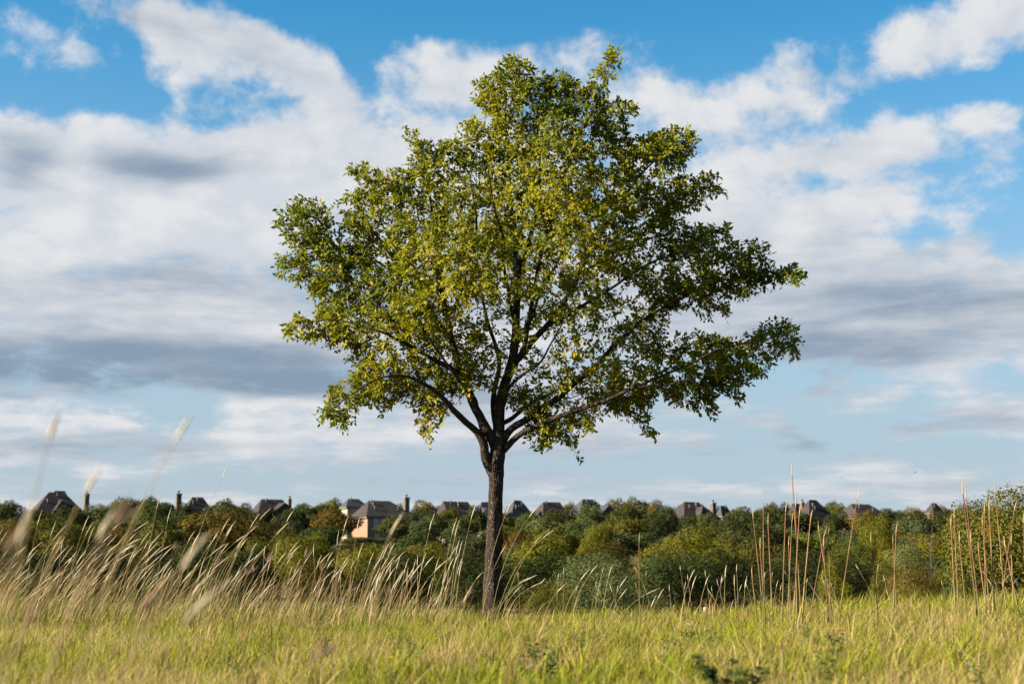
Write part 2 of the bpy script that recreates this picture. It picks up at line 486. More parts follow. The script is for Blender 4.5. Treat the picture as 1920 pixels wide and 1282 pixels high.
# ------------------------------------------------------------------ the lone tree
DX = 0.0
def build_tree():
    rg = np.random.default_rng(5)
    PXM = TREE_Y / FPX                                     # metres per photo pixel at the tree
    # main stem and limbs in photo pixels: (x, y, depth offset m, radius px)
    limbs = {
     'trunk': [(924, 1176, 0, 30), (924, 1158, 0, 23.5), (925, 1140, 0, 20), (924, 1110, 0, 18.3), (925, 1060, 0, 16.4), (927, 1000, 0, 14.4), (929, 940, 0, 13.3), (930, 890, 0, 13.5),
               (932, 855, 0, 14), (934, 825, 0, 13), (935, 795, .02, 10.5), (937, 762, .03, 9.5), (945, 725, .05, 9), (957, 690, .05, 8.5), (965, 650, .05, 8),
               (968, 600, .02, 7), (970, 545, 0, 6.5), (973, 500, 0, 5.5), (986, 468, -.05, 4.8), (998, 430, -.1, 4), (1008, 370, -.2, 3.2), (1012, 300, -.2, 2.4), (1004, 220, -.1, 1.6), (985, 150, 0, .8)],
     'l1': [(924, 890, 0, 9), (914, 866, -.02, 9.5), (908, 845, -.05, 9), (904, 828, -.08, 8.5), (892, 810, -.12, 7.5), (872, 793, -.2, 7), (852, 770, -.3, 6.5), (838, 750, -.4, 6),
            (812, 728, -.5, 5), (785, 714, -.6, 4), (750, 705, -.7, 3), (700, 715, -.75, 2), (650, 745, -.8, 1)],
     'l1u': [(905, 832, -.06, 5), (905, 812, 0, 4.5), (902, 795, .1, 4), (896, 768, .25, 3.4), (880, 735, .5, 3), (860, 690, .8, 2.4), (850, 640, 1.0, 1.6)],
     'l2': [(932, 845, 0, 9), (922, 822, -.02, 9.5), (910, 800, -.05, 9), (899, 778, -.08, 8.5), (888, 755, -.1, 8), (877, 725, -.1, 7.6), (866, 698, -.1, 7.4), (852, 662, -.05, 6.8), (842, 628, 0, 6),
            (836, 590, 0, 5.5), (828, 540, .1, 4.6), (822, 485, .1, 4), (812, 420, .1, 3.2), (802, 350, .05, 2.2), (790, 290, 0, 1.2)],
     'l2a': [(868, 702, -.1, 5.5), (842, 690, -.2, 5), (812, 672, -.35, 4.4), (780, 652, -.5, 3.8), (745, 640, -.6, 3), (700, 618, -.7, 2.4), (640, 600, -.7, 1.6), (575, 605, -.7, .9)],
     'l2b': [(842, 632, 0, 4.5), (818, 598, .2, 4.2), (790, 560, .35, 3.6), (765, 520, .5, 3.2), (730, 470, .5, 2.6), (690, 420, .4, 2), (670, 360, .3, 1.2)],
     'l2c': [(836, 595, 0, 4.2), (848, 582, -.1, 4), (860, 555, -.3, 3.6), (878, 510, -.5, 3), (888, 460, -.6, 2.4), (890, 390, -.7, 1.8), (880, 320, -.7, 1)],
     'l2d': [(765, 520, .5, 2.2), (700, 490, .5, 2), (640, 465, .4, 1.8), (590, 430, .3, 1.4), (560, 395, .2, .9)],
     'l2e': [(780, 652, -.5, 2.4), (720, 580, -.6, 2.2), (660, 540, -.5, 1.8), (600, 515, -.4, 1.4), (545, 500, -.3, .9)],
     'c1b': [(969, 562, .02, 5), (966, 500, .15, 4.4), (964, 430, .3, 3.8), (958, 350, .4, 3), (948, 260, .4, 2.2), (950, 170, .3, 1.3)],
     'c1c': [(967, 605, .02, 4.2), (955, 572, -.1, 3.8), (950, 525, -.25, 3.2), (945, 470, -.5, 2.6), (930, 400, -.8, 2), (915, 320, -1, 1.2)],
     'c2': [(933, 812, .03, 6), (926, 770, .2, 5.6), (926, 730, .4, 5), (934, 680, .6, 4.2), (920, 610, .9, 3.4), (900, 540, 1.2, 2.6), (890, 460, 1.4, 1.8), (880, 380, 1.3, 1)],
     'r1': [(957, 692, .05, 6.8), (975, 668, .05, 6.4), (1000, 638, .1, 6), (1030, 605, .2, 5.6), (1060, 560, .25, 5), (1084, 515, .3, 4.5), (1112, 465, .3, 3.8), (1150, 400, .3, 3), (1195, 335, .25, 2.2), (1255, 275, .2, 1.1)],
     'r1u': [(970, 675, .06, 4.4), (984, 648, 0, 4.3), (990, 610, -.1, 4.2), (998, 555, -.2, 3.8), (1006, 505, -.3, 3.2), (1025, 440, -.4, 2.6), (1050, 360, -.5, 2), (1075, 270, -.5, 1.4), (1120, 190, -.4, 1.0), (1148, 110, -.3, .6)],
     'r1h': [(1030, 606, .2, 3.6), (1062, 594, .0, 3.3), (1110, 562, -.2, 2.9), (1160, 530, -.4, 2.4), (1230, 490, -.5, 1.8), (1330, 455, -.5, 1)],
     'r1k': [(1084, 515, .3, 3), (1130, 488, .4, 2.8), (1200, 440, .5, 2.2), (1260, 380, .5, 1.6), (1330, 350, .4, .8)],
     'r2': [(938, 838, 0, 7), (952, 812, 0, 7.2), (968, 798, -.03, 7), (990, 786, -.06, 6.8), (1015, 768, -.1, 6.4), (1050, 740, -.15, 6), (1080, 712, -.2, 5.7), (1112, 688, -.2, 5.3), (1145, 656, -.2, 5), (1178, 628, -.15, 4.6), (1206, 604, -.1, 4),
            (1235, 582, -.05, 3.5), (1290, 550, 0, 2.6), (1360, 525, 0, 1.8), (1460, 515, 0, .9)],
     'r3': [(938, 852, 0, 6), (952, 836, -.04, 6.4), (970, 818, -.1, 6), (998, 802, -.2, 5.6), (1035, 785, -.3, 5.2), (1085, 766, -.45, 4.7), (1140, 750, -.6, 4.2), (1195, 726, -.7, 3.5), (1228, 710, -.75, 2.8), (1300, 678, -.75, 2.2), (1350, 655, -.7, 1.8), (1460, 630, -.6, .9)],
     'r3b': [(1195, 726, -.7, 2.2), (1240, 722, -.8, 2), (1290, 715, -.9, 1.5), (1340, 735, -.9, .9)],
     'r4': [(940, 795, .02, 4.6), (962, 782, .3, 4.2), (1000, 755, .7, 3.6), (1060, 720, 1.1, 2.8), (1120, 690, 1.4, 2), (1180, 680, 1.5, 1.1)],
     'f1': [(945, 760, 0, 3.6), (950, 735, -.2, 3.2), (985, 700, -.4, 2.6), (1020, 665, -.55, 2.0), (1050, 620, -.7, 1.4), (1060, 560, -.8, .8)],
     'f2': [(890, 760, -.1, 3.6), (880, 735, -.25, 3.0), (850, 700, -.5, 2.4), (810, 640, -.7, 1.8), (770, 580, -.8, 1.3), (745, 510, -.8, .8)],
     'b1': [(965, 650, .05, 4.2), (985, 620, .5, 3.8), (1010, 560, .9, 3), (1050, 480, 1.3, 2.2), (1080, 400, 1.4, 1.2)],
    }
    def catmull(P, step):
        P = np.asarray(P, float)
        out = []
        Q = np.vstack([2 * P[0] - P[1], P, 2 * P[-1] - P[-2]])
        for i in range(1, len(Q) - 2):
            n = max(2, int(np.linalg.norm(Q[i + 1, :3] - Q[i, :3]) / step))
            for t in np.arange(n) / n:
                p0, p1, p2, p3 = Q[i - 1], Q[i], Q[i + 1], Q[i + 2]
                out.append(.5 * ((2 * p1) + (-p0 + p2) * t + (2 * p0 - 5 * p1 + 4 * p2 - p3) * t ** 2 + (-p0 + 3 * p1 - 3 * p2 + p3) * t ** 3))
        out.append(Q[-2])
        return np.array(out)
    polys = {}
    for k, pts in limbs.items():
        w = []
        for (a, b, dz, r) in pts:
            p = px(a, b, TREE_Y + dz)
            w.append((p.x, p.y, p.z, r * PXM))
        c = catmull(w, .07)
        if k in ('l1', 'l2a', 'r2', 'r3'):
            c[:, 3] *= np.interp(np.arange(len(c)) / len(c), [0, .2, .5, 1], [1, .95, .78, .75])
        c[:, 3] = np.maximum(c[:, 3], .002)
        if k != 'trunk':                                    # small natural wander
            s = np.linspace(0, 1, len(c)); amp = .02 * np.sin(s * math.pi)
            for ax in range(3):
                ph = rg.random() * 6
                c[:, ax] += amp * np.sin(s * 14 + ph)
        polys[k] = c
    base_z = gz(polys['trunk'][0, 0], TREE_Y)
    polys['trunk'][0, 2] = min(polys['trunk'][0, 2], base_z - .05)

    root = empty('elm_tree', (polys['trunk'][0, 0], TREE_Y, base_z))
    tag(root, 'lone broad crowned elm with dark forked trunk and yellow green leaves in the meadow', 'tree')
    inv = Vector(root.location)
    O = np.array(inv)

    a = Acc()
    c = polys['trunk']
    n = len(c)
    # ridged bark on the trunk
    V, F = tube(c[:, :3] - O, c[:, 3], 28)
    A = np.tile(np.arange(28), n)
    H = np.repeat(np.arange(n), 28)
    ctr = np.repeat(c[:, :3] - O, 28, 0)
    k = 1 + .05 * np.sin(A * 28 / 28 * 2 * math.pi * 7 / 28 + H * .13) + .045 * rg.standard_normal(len(V))
    fl = 1 + .12 * np.exp(-H / 2.5) * np.cos(A * 2 * math.pi * 5 / 28)
    V = ctr + (V - ctr) * (k * fl)[:, None]
    a.add(V, F)
    link('trunk', a.mesh('trunk', True), M['bark'], root)
    for kname, c in polys.items():
        if kname == 'trunk':
            continue
        V, F = tube(c[:, :3] - O, c[:, 3], 12, .05, rg=rg)
        link('branch', npmesh('branch', V, F, smooth=True), M['bark'], root)

    # the crown as the photograph outlines it
    OUT = np.array([(595, 775), (625, 735), (665, 705), (655, 660), (600, 640), (535, 620), (540, 600), (590, 590), (602, 570), (560, 530), (525, 520), (522, 480), (565, 478),
        (528, 440), (518, 400), (545, 380), (580, 370), (612, 385), (625, 430), (662, 462), (650, 420), (640, 375), (668, 365), (655, 315), (690, 310), (720, 328), (762, 312), (772, 290), (757, 242),
        (778, 252), (820, 278), (850, 262), (870, 278), (896, 280), (866, 238), (890, 226), (908, 232), (892, 185), (895, 152), (930, 130), (960, 108), (990, 122), (1015, 148), (1045, 138), (1075, 152),
        (1095, 178), (1115, 135), (1135, 92), (1160, 88), (1164, 118), (1142, 150), (1128, 190), (1160, 188), (1192, 205), (1170, 240), (1195, 262), (1240, 247), (1295, 243), (1308, 270), (1290, 308), (1300, 332),
        (1340, 332), (1356, 355), (1320, 385), (1275, 395), (1272, 422), (1330, 428), (1362, 422), (1370, 460), (1410, 452), (1443, 466), (1425, 500), (1480, 498), (1504, 513), (1488, 533), (1440, 538), (1390, 555),
        (1340, 560), (1365, 588), (1330, 590), (1270, 578), (1242, 602), (1252, 640), (1310, 622), (1380, 637), (1440, 607), (1475, 602), (1500, 630), (1492, 668), (1450, 665), (1440, 698), (1400, 714), (1384, 752),
        (1342, 738), (1338, 778), (1290, 758), (1240, 748), (1202, 768), (1228, 818), (1190, 795), (1130, 765), (1110, 798), (1080, 820), (1084, 855), (1050, 838), (1020, 846), (985, 812), (990, 780), (960, 760), (940, 735),
        (905, 725), (880, 735), (852, 745), (842, 775), (812, 800), (808, 834), (787, 815), (790, 775), (760, 745), (740, 758), (725, 778), (700, 758), (690, 768), (660, 758), (650, 798), (625, 792)], float)
    E0 = OUT; E1 = np.roll(OUT, -1, 0)
    def inside(P):
        x, y = P[:, 0][:, None], P[:, 1][:, None]
        c = ((E0[:, 1] > y) != (E1[:, 1] > y)) & (x < (E1[:, 0] - E0[:, 0]) * (y - E0[:, 1]) / (E1[:, 1] - E0[:, 1] + 1e-9) + E0[:, 0])
        return c.sum(1) % 2 == 1
    def edge(P):
        d = E1 - E0
        w = P[:, None] - E0
        t = np.clip((w * d).sum(2) / (d * d).sum(1), 0, 1)
        return np.linalg.norm(w - t[..., None] * d, axis=2).min(1)
    cand = rg.random((40000, 2)) * [1000, 790] + [510, 80]
    cand = cand[inside(cand)]
    e = edge(cand)
    keep = (e > 4) & ((e < 40) | (rg.random(len(e)) < .40))
    cand, e = cand[keep], e[keep]
    Hd = np.clip(1.15 * e * PXM, .08, 1.5)
    u = rg.random(len(cand)) * 2 - 1
    dz = np.sign(u) * np.abs(u) ** .62 * Hd
    # thinner in the open heart of the crown
    heart = np.exp(-(((cand[:, 0] - 1040) / 210) ** 2 + ((cand[:, 1] - 600) / 150) ** 2))
    heart2 = np.exp(-(((cand[:, 0] - 930) / 90) ** 2 + ((cand[:, 1] - 740) / 60) ** 2))
    pk = np.clip(1 - .85 * heart - .6 * heart2, .08, 1)
    pk = np.where(dz < .15, pk * (1 - .65 * np.minimum(1, heart * 1.3)), pk)
    ok = rg.random(len(cand)) < pk
    cand, dz, e = cand[ok], dz[ok], e[ok]
    # a tip at every corner of the outline
    area2 = np.roll(OUT, 1, 0) - OUT; nxt = np.roll(OUT, -1, 0) - OUT
    bis = norm(norm(area2) + norm(nxt))
    tips = OUT + bis * 9
    tips = tips[inside(tips)]
    cand = np.vstack([tips, cand]); dz = np.concatenate([.25 * rg.standard_normal(len(tips)), dz]); e = np.concatenate([np.full(len(tips), 8.0), e])
    P3 = np.array([px(a_, b_, TREE_Y + z_) for (a_, b_), z_ in zip(cand, dz)])
    # spread them out
    sel = []
    grid = {}
    ms = .135
    es = np.where(e < 45, .125, .172)
    for i in range(len(P3)):
        key = tuple((P3[i] // ms).astype(int))
        bad = False
        for ix in (-1, 0, 1):
            for iy in (-1, 0, 1):
                for iz in (-1, 0, 1):
                    for j in grid.get((key[0] + ix, key[1] + iy, key[2] + iz), ()):
                        if ((P3[i] - P3[j]) ** 2).sum() < es[i] ** 2:
                            bad = True
        if not bad:
            grid.setdefault(key, []).append(i); sel.append(i)
        if len(sel) >= 4200:
            break
    A3 = P3[sel]
    nA = len(A3)
    # where the crown is, as a coarse grid, so that twigs do not cross open sky
    gx, gy = np.meshgrid(np.arange(480, 1560, 4.0), np.arange(60, 900, 4.0))
    gp = np.stack([gx.ravel(), gy.ravel()], 1)
    GRID = (inside(gp) | (edge(gp) < 7)).reshape(gx.shape)
    GRID |= (np.abs(gx - 940) < 110) & (gy > 640)
    def open_sky(P):
        q = P - np.array([0, 0, CAMZ])
        fc = q[:, 1] * math.cos(PITCH) + q[:, 2] * math.sin(PITCH)
        ix = ((960 + FPX * q[:, 0] / fc - 480) / 4).astype(int).clip(0, GRID.shape[1] - 1)
        iy = ((641 - FPX * (q[:, 2] * math.cos(PITCH) - q[:, 1] * math.sin(PITCH)) / fc - 60) / 4).astype(int).clip(0, GRID.shape[0] - 1)
        return ~GRID[iy, ix]
    # skeleton nodes
    S = []; path = []; sdir = []
    for kname, c in polys.items():
        if kname == 'trunk':
            c = c[c[:, 2] > px(935, 770, TREE_Y).z]
        elif kname in ('l1', 'l2', 'r2', 'r3'):
            c = c[len(c) // 5:]
        S.append(c[::2, :3]); path.append(np.linspace(0.0, .5, len(c[::2])))
        sdir.append(norm(np.gradient(c[:, :3], axis=0))[::2])
    S = np.concatenate(S); path = np.concatenate(path); sdir = np.concatenate(sdir)
    nS = len(S)
    nodes = np.vstack([S, A3]); ndir = np.vstack([sdir, np.zeros((nA, 3))])
    plen = np.concatenate([path, np.zeros(nA)])
    parent = np.full(len(nodes), -1)
    best = np.full(nA, 1e9); bp = np.zeros(nA, int)
    for i in range(nS):
        d = np.linalg.norm(A3 - S[i], axis=1)
        # prefer to leave a limb forwards and upwards
        f = ((A3 - S[i]) / (d[:, None] + 1e-6)) @ sdir[i]
        cst = d * (1.25 - .3 * f) + .25 * path[i] + 1.5 * open_sky((A3 + S[i]) / 2) + .8 * open_sky(A3 * .25 + S[i] * .75)
        m = cst < best
        best[m] = cst[m]; bp[m] = i
    done = np.zeros(nA, bool)
    for _ in range(nA):
        i = int(np.argmin(np.where(done, 1e9, best)))
        done[i] = True
        p = bp[i]; parent[nS + i] = p
        plen[nS + i] = plen[p] + np.linalg.norm(A3[i] - nodes[p])
        dv = A3[i] - nodes[p]; dv /= np.linalg.norm(dv) + 1e-9
        ndir[nS + i] = dv
        d = np.linalg.norm(A3 - A3[i], axis=1)
        f = ((A3 - A3[i]) / (d[:, None] + 1e-6)) @ dv
        cst = d * (1.25 - .35 * f) + .25 * plen[nS + i] + 1.5 * open_sky((A3 + A3[i]) / 2)
        m = (cst < best) & ~done
        best[m] = cst[m]; bp[m] = nS + i
    kids = [[] for _ in nodes]
    for i in range(nS, len(nodes)):
        kids[parent[i]].append(i)
    rad = np.zeros(len(nodes))
    order = sorted(range(nS, len(nodes)), key=lambda i: -plen[i])
    for i in order:
        rad[i] = max(.0022, sum(rad[k] ** 2.4 for k in kids[i]) ** (1 / 2.4))
    rad = np.minimum(rad, .016)
    # chains -> tubes
    tw = Acc()
    starts = [(parent[i], i) for i in range(nS, len(nodes)) if parent[i] < nS]
    stack = starts
    while stack:
        p, i = stack.pop()
        chain = [p, i]
        cur = i
        while kids[cur]:
            ks = sorted(kids[cur], key=lambda q: -rad[q])
            chain.append(ks[0])
            for q in ks[1:]:
                stack.append((cur, q))
            cur = ks[0]
        P = nodes[chain]; r = rad[chain].copy(); r[0] = min(r[1] * 1.15, .016)
        if len(P) == 2:
            mid = (P[0] + P[1]) / 2 + rg.standard_normal(3) * .012
            P = np.vstack([P[0], mid, P[1]]); r = np.array([r[0], (r[0] + r[1]) / 2, r[1]])
        c = catmull(np.hstack([P, r[:, None]]), .05)
        V, F = tube(c[:, :3] - O, np.maximum(c[:, 3], .0016), 5)
        tw.add(V, F)
    # leafy shoots
    ends = np.arange(nS, len(nodes))
    shoots_b = []; shoots_d = []; shoots_l = []
    center = np.array(px(950, 620, TREE_Y))
    eN = e[sel]
    for q, i in enumerate(ends):
        nsh = rg.integers(2, 7) + (2 if not kids[i] else 0)
        if eN[q] < 55: nsh += 1
        outw = nodes[i] - center; outw /= np.linalg.norm(outw)
        for s in range(nsh):
            d = .55 * ndir[i] + .35 * outw + np.array([0, 0, .30]) + .75 * rg.standard_normal(3)
            if rg.random() < .22: d[2] -= .9
            d /= np.linalg.norm(d)
            ln = rg.uniform(.10, .24)
            if eN[q] < 30: ln = min(ln, .17)
            if eN[q] < 18 and s == 0 and not kids[i]:
                d = ndir[i] + .4 * outw + .15 * rg.standard_normal(3); d /= np.linalg.norm(d); ln = rg.uniform(.14, .26)
            shoots_b.append(nodes[i] - (ndir[i] * rg.uniform(0, .10))); shoots_d.append(d); shoots_l.append(ln)
    B = np.array(shoots_b); D = np.array(shoots_d); Ln = np.array(shoots_l)
    cp, sp_ = math.cos(PITCH), math.sin(PITCH)
    def beyond(P):
        """how far a point lies outside the crown's outline, in photo pixels"""
        q = P - np.array([0, 0, CAMZ])
        fc = q[:, 1] * cp + q[:, 2] * sp_
        xy = np.stack([960 + FPX * q[:, 0] / fc, 641 - FPX * (q[:, 2] * cp - q[:, 1] * sp_) / fc], 1)
        o = np.zeros(len(P))
        for c0 in range(0, len(P), 20000):
            z_ = xy[c0:c0 + 20000]
            o[c0:c0 + 20000] = np.where(inside(z_), 0, edge(z_))
        return o
    okb = beyond(B + D * Ln[:, None]) < 10
    B, D, Ln = B[okb], D[okb], Ln[okb]
    ns = len(B)
    droop = np.zeros((ns, 3)); droop[:, 2] = -.12 * Ln
    mid = B + D * (Ln * .5)[:, None]; tip = B + D * Ln[:, None] + droop * rg.uniform(.0, 1.5, ns)[:, None]
    # thin triangular twig tubes
    s1 = norm(np.cross(D, rg.standard_normal((ns, 3)))); s2 = np.cross(D, s1)
    V = []
    for c_, r_ in ((B, .0018), (mid, .0014), (tip, .0008)):
        for a_ in (0, 2.094, 4.189):
            V.append(c_ + (math.cos(a_) * s1 + math.sin(a_) * s2) * r_)
    V = np.stack(V, 1).reshape(-1, 3) - O
    f = []
    for l in (0, 3):
        for k_ in range(3):
            k2 = (k_ + 1) % 3
            f.append((l + k_, l + k2, l + 3 + k2, l + 3 + k_))
    F = (np.arange(ns)[:, None, None] * 9 + np.array(f)[None]).reshape(-1, 4)
    tw.add(V, F)
    # leaves alternate along each shoot
    cnt = np.maximum(4, (Ln / .0165).astype(int))
    idx = np.repeat(np.arange(ns), cnt)
    pos = np.concatenate([(np.arange(c_) + .6) / c_ for c_ in cnt])
    side = np.concatenate([np.where(np.arange(c_) % 2, 1, -1) for c_ in cnt])
    nL = len(idx)
    t = pos[:, None]
    base = np.where(t < .5, B[idx] + (mid - B)[idx] * (t * 2), mid[idx] + (tip - mid)[idx] * (t * 2 - 1))
    latv = s1[idx] * side[:, None]
    fw = norm(D[idx] * rg.uniform(.35, 1.0, nL)[:, None] + latv * rg.uniform(.5, 1.1, nL)[:, None] + .38 * rg.standard_normal((nL, 3)) + np.array([0, 0, -.12]))
    nr = norm(s2[idx] * np.sign(s2[idx][:, 2:3] + 1e-3) + .55 * rg.standard_normal((nL, 3)))
    sd = norm(np.cross(fw, nr)); nr = np.cross(sd, fw)
    size = rg.uniform(.036, .078, nL); wd = size * rg.uniform(.23, .29, nL)
    # colour: green to yellow-green, some gold, in patches
    pn = vnoise(base[:, 0], base[:, 2], 1.3, 21) * .6 + vnoise(base[:, 1], base[:, 2] + base[:, 0] * .5, 2.6, 22) * .4
    yv = np.clip(pn * 1.1 - .08 + .22 * rg.standard_normal(nL), 0, 1)
    inner = np.exp(-((base - center) ** 2).sum(1) / 3.2)
    yv = np.clip(yv + .35 * inner - .12, 0, 1)
    g = np.array([.066, .094, .005]); yg = np.array([.265, .240, .010]); gold = np.array([.33, .20, .010])
    C = g + (yg - g) * yv[:, None]
    gd = rg.random(nL) < .022 + .04 * yv * (pn > .55)
    C[gd] = gold
    C *= rg.uniform(.8, 1.2, nL)[:, None]
    petiole = base + fw * .004
    M_ = petiole + fw * (size * .5)[:, None] - nr * (size * .05)[:, None]
    Lp = petiole + fw * (size * .45)[:, None] + sd * wd[:, None] + nr * (size * .03)[:, None]
    Rp = petiole + fw * (size * .45)[:, None] - sd * wd[:, None] + nr * (size * .03)[:, None]
    Tp = petiole + fw * size[:, None] - nr * (size * .06)[:, None]
    # the leaves seen largest are pieces of their own
    dist = base[:, 1] - .15 * size * 100
    big = np.argsort(dist)[:300]
    single = np.zeros(nL, bool); single[big] = True
    Vl = np.stack([petiole, Lp, Rp, Tp, M_], 1)
    keepm = ~single
    K = int(keepm.sum())
    F = (np.arange(K)[:, None, None] * 5 + np.array([(0, 4, 1), (1, 4, 3), (3, 4, 2), (2, 4, 0)])[None]).reshape(-1, 3)
    me = npmesh('crown', Vl[keepm].reshape(-1, 3) - O, F, np.repeat(C[keepm], 5, 0))
    crown = link('crown', me, M['leaf'], root)
    tag(crown, kind='stuff')
    twigs = link('twig', tw.mesh('twig', True), M['bark'], root)
    tag(twigs, kind='stuff')
    # unit leaf: x forward, y side, z up
    ul = npmesh('leaf', [(0, 0, 0), (.45, .26, .03), (.45, -.26, .03), (1, 0, -.06), (.5, 0, -.05)], [(0, 4, 1), (1, 4, 3), (3, 4, 2), (2, 4, 0)])
    ul.materials.append(M['leaf_single'])
    for b in big:
        o = bpy.data.objects.new('leaf', ul)
        col.objects.link(o)
        o.parent = crown
        m = Matrix(((fw[b, 0], sd[b, 0], nr[b, 0]), (fw[b, 1], sd[b, 1], nr[b, 1]), (fw[b, 2], sd[b, 2], nr[b, 2])))
        o.matrix_local = Matrix.Translation(Vector(petiole[b] - O)) @ m.to_4x4() @ Matrix.Scale(size[b], 4)
    print('elm: attractors', nA, 'shoots', ns, 'leaves', nL)
build_tree()

# ------------------------------------------------------------------ background trees
def crown_mesh(seed, nleaf, leaf, lobes=16, shape=(1, 1, .8), rough=.28, upright=0.0):
    """unit crown: lobes of leaf clumps around (0,0,0), radius about 1"""
    rg = np.random.default_rng(seed)
    cs = []; rs = []
    for i in range(lobes):
        v = rg.standard_normal(3); v /= np.linalg.norm(v)
        if v[2] < -.35: v[2] = abs(v[2]) * .5
        cs.append(v * rg.uniform(.45, .78)); rs.append(rg.uniform(.25, .46))
    cs.append(np.zeros(3)); rs.append(.62)
    cs = np.array(cs); rs = np.array(rs)
    w = rs ** 2; w /= w.sum()
    li = rg.choice(len(rs), nleaf, p=w)
    v = norm(rg.standard_normal((nleaf, 3)))
    rr = rs[li] * (1 - np.abs(rg.standard_normal(nleaf)) * rough * .6 + .10 * rg.random(nleaf))
    # finer sprigs on each lobe
    spr = vnoise(v[:, 0] * 3 + li * 7, v[:, 1] * 3 + v[:, 2] * 3, 2.4, seed) - .5
    rr = rr * (1 + .42 * spr)
    P = cs[li] + v * rr[:, None]
    # sink leaves that fall inside other lobes less often: keep the outside
    dmin = (np.linalg.norm(P[:, None] - cs[None], axis=2) / rs[None])
    dmin[np.arange(nleaf), li] = 9
    keep = (dmin.min(1) > .72) | (rg.random(nleaf) < .18)
    P = P[keep]; v = v[keep]; n = len(P)
    P = P * np.array(shape)
    nrm = norm(v * 1.0 + .42 * rg.standard_normal((n, 3)) + np.array([0, 0, .12]))
    u = norm(np.cross(nrm, rg.standard_normal((n, 3))))
    w_ = np.cross(nrm, u)
    s = leaf * rg.uniform(.6, 1.35, n)[:, None]
    V = np.stack([P - u * s, P + w_ * s * .55 + nrm * s * .12, P + u * s, P - w_ * s * .55 + nrm * s * .12], 1).reshape(-1, 3)
    F = np.arange(n * 4).reshape(-1, 4)
    C = np.clip(.5 + .25 * rg.standard_normal(n) + .5 * (vnoise(P[:, 0] * 2, P[:, 2] * 2, 1.5, seed + 3) - .5), 0, 1)
    return npmesh('crown', V, F, np.repeat(np.stack([C, C, C], 1), 4, 0))

def trunk_mesh(seed):
    rg = np.random.default_rng(seed)
    a = Acc()
    top = np.array([rg.uniform(-.05, .05), rg.uniform(-.05, .05), .62])
    P = np.array([(0, 0, -.04), (0, 0, .1), top * [.6, .6, .55], top])
    V, F = tube(P, [.045, .036, .030, .012], 8, .05, rg=rg); a.add(V, F)
    for i in range(6):
        t = rg.uniform(.22, .55); an = rg.random() * 6.28; r = rg.uniform(.2, .36)
        b = np.array([top[0] * t, top[1] * t, t])
        e = b + [math.cos(an) * r, math.sin(an) * r, rg.uniform(.12, .3)]
        m = (b + e) / 2 + [0, 0, -.03]
        V, F = tube([b, m, e], [.018, .012, .005], 6, rg=rg); a.add(V, F)
    return a.mesh('trunk', True)

CROWN_FAR = [crown_mesh(100 + i, 11000, .040, 14 + 2 * (i % 4), (1, 1, .78 + .06 * (i % 3))) for i in range(6)]
CROWN_MID = [crown_mesh(200 + i, 24000, .024, 20 + 3 * (i % 3), (1, 1, .85)) for i in range(4)]
CROWN_NEAR = [crown_mesh(300 + i, 46000, .0185, 30, (1, 1, .9), .3) for i in range(2)]
TRUNKS = [trunk_mesh(400 + i) for i in range(4)]
for me in CROWN_FAR + CROWN_MID + CROWN_NEAR:
    me.materials.append(SPEC['oak'])
for me in TRUNKS:
    me.materials.append(M['trunk_far'])
_ti = [0]

def far_tree(x, ytop, wpx, d, spec, label, group=None, kind='far', name='woodland_tree', cat='tree', squash=1.0, low=.12):
    """a tree whose top shows at photo pixel (x, ytop), crown wpx wide, standing at distance d on the ground"""
    _ti[0] += 1
    i = _ti[0]
    top = px(x, ytop, d)
    zb = gz(top.x, d)
    h = max(1.5, top.z - zb)
    w = wpx / FPX * d
    root = empty(name, (top.x, d, zb - .1), random.random() * 6.28)
    tag(root, label, cat, group)
    pool = {'far': CROWN_FAR, 'mid': CROWN_MID, 'near': CROWN_NEAR}[kind]
    me = pool[i % len(pool)]
    t = link('trunk', TRUNKS[i % 4], None, root)
    t.scale = (h * .8, h * .8, h)
    c = link('crown', me, None, root)
    hz = h * (1 - low) / 2
    c.location = (0, 0, h * low + hz)
    zr = max(v.co.z for v in me.vertices) if 'zr' not in me else me['zr']
    me['zr'] = zr
    c.scale = (w / 2 / .95, w / 2 / .95 * random.uniform(.85, 1.1), hz / zr * squash)
    c.rotation_euler = (0, 0, random.random() * 6.28)
    c.material_slots[0].link = 'OBJECT'
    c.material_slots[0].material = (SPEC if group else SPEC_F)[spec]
    return root

LABR = {
    'oak': ('dark green tree on the ridge rising behind the house roofs', 'dark trees on the ridge'),
    'olive': ('olive green tree on the ridge rising behind the house roofs', 'olive trees on the ridge'),
    'rust': ('brownish tree on the ridge rising behind the house roofs', 'brown trees on the ridge'),
    'blue': ('grey green tree on the ridge rising behind the house roofs', 'grey green trees on the ridge'),
}

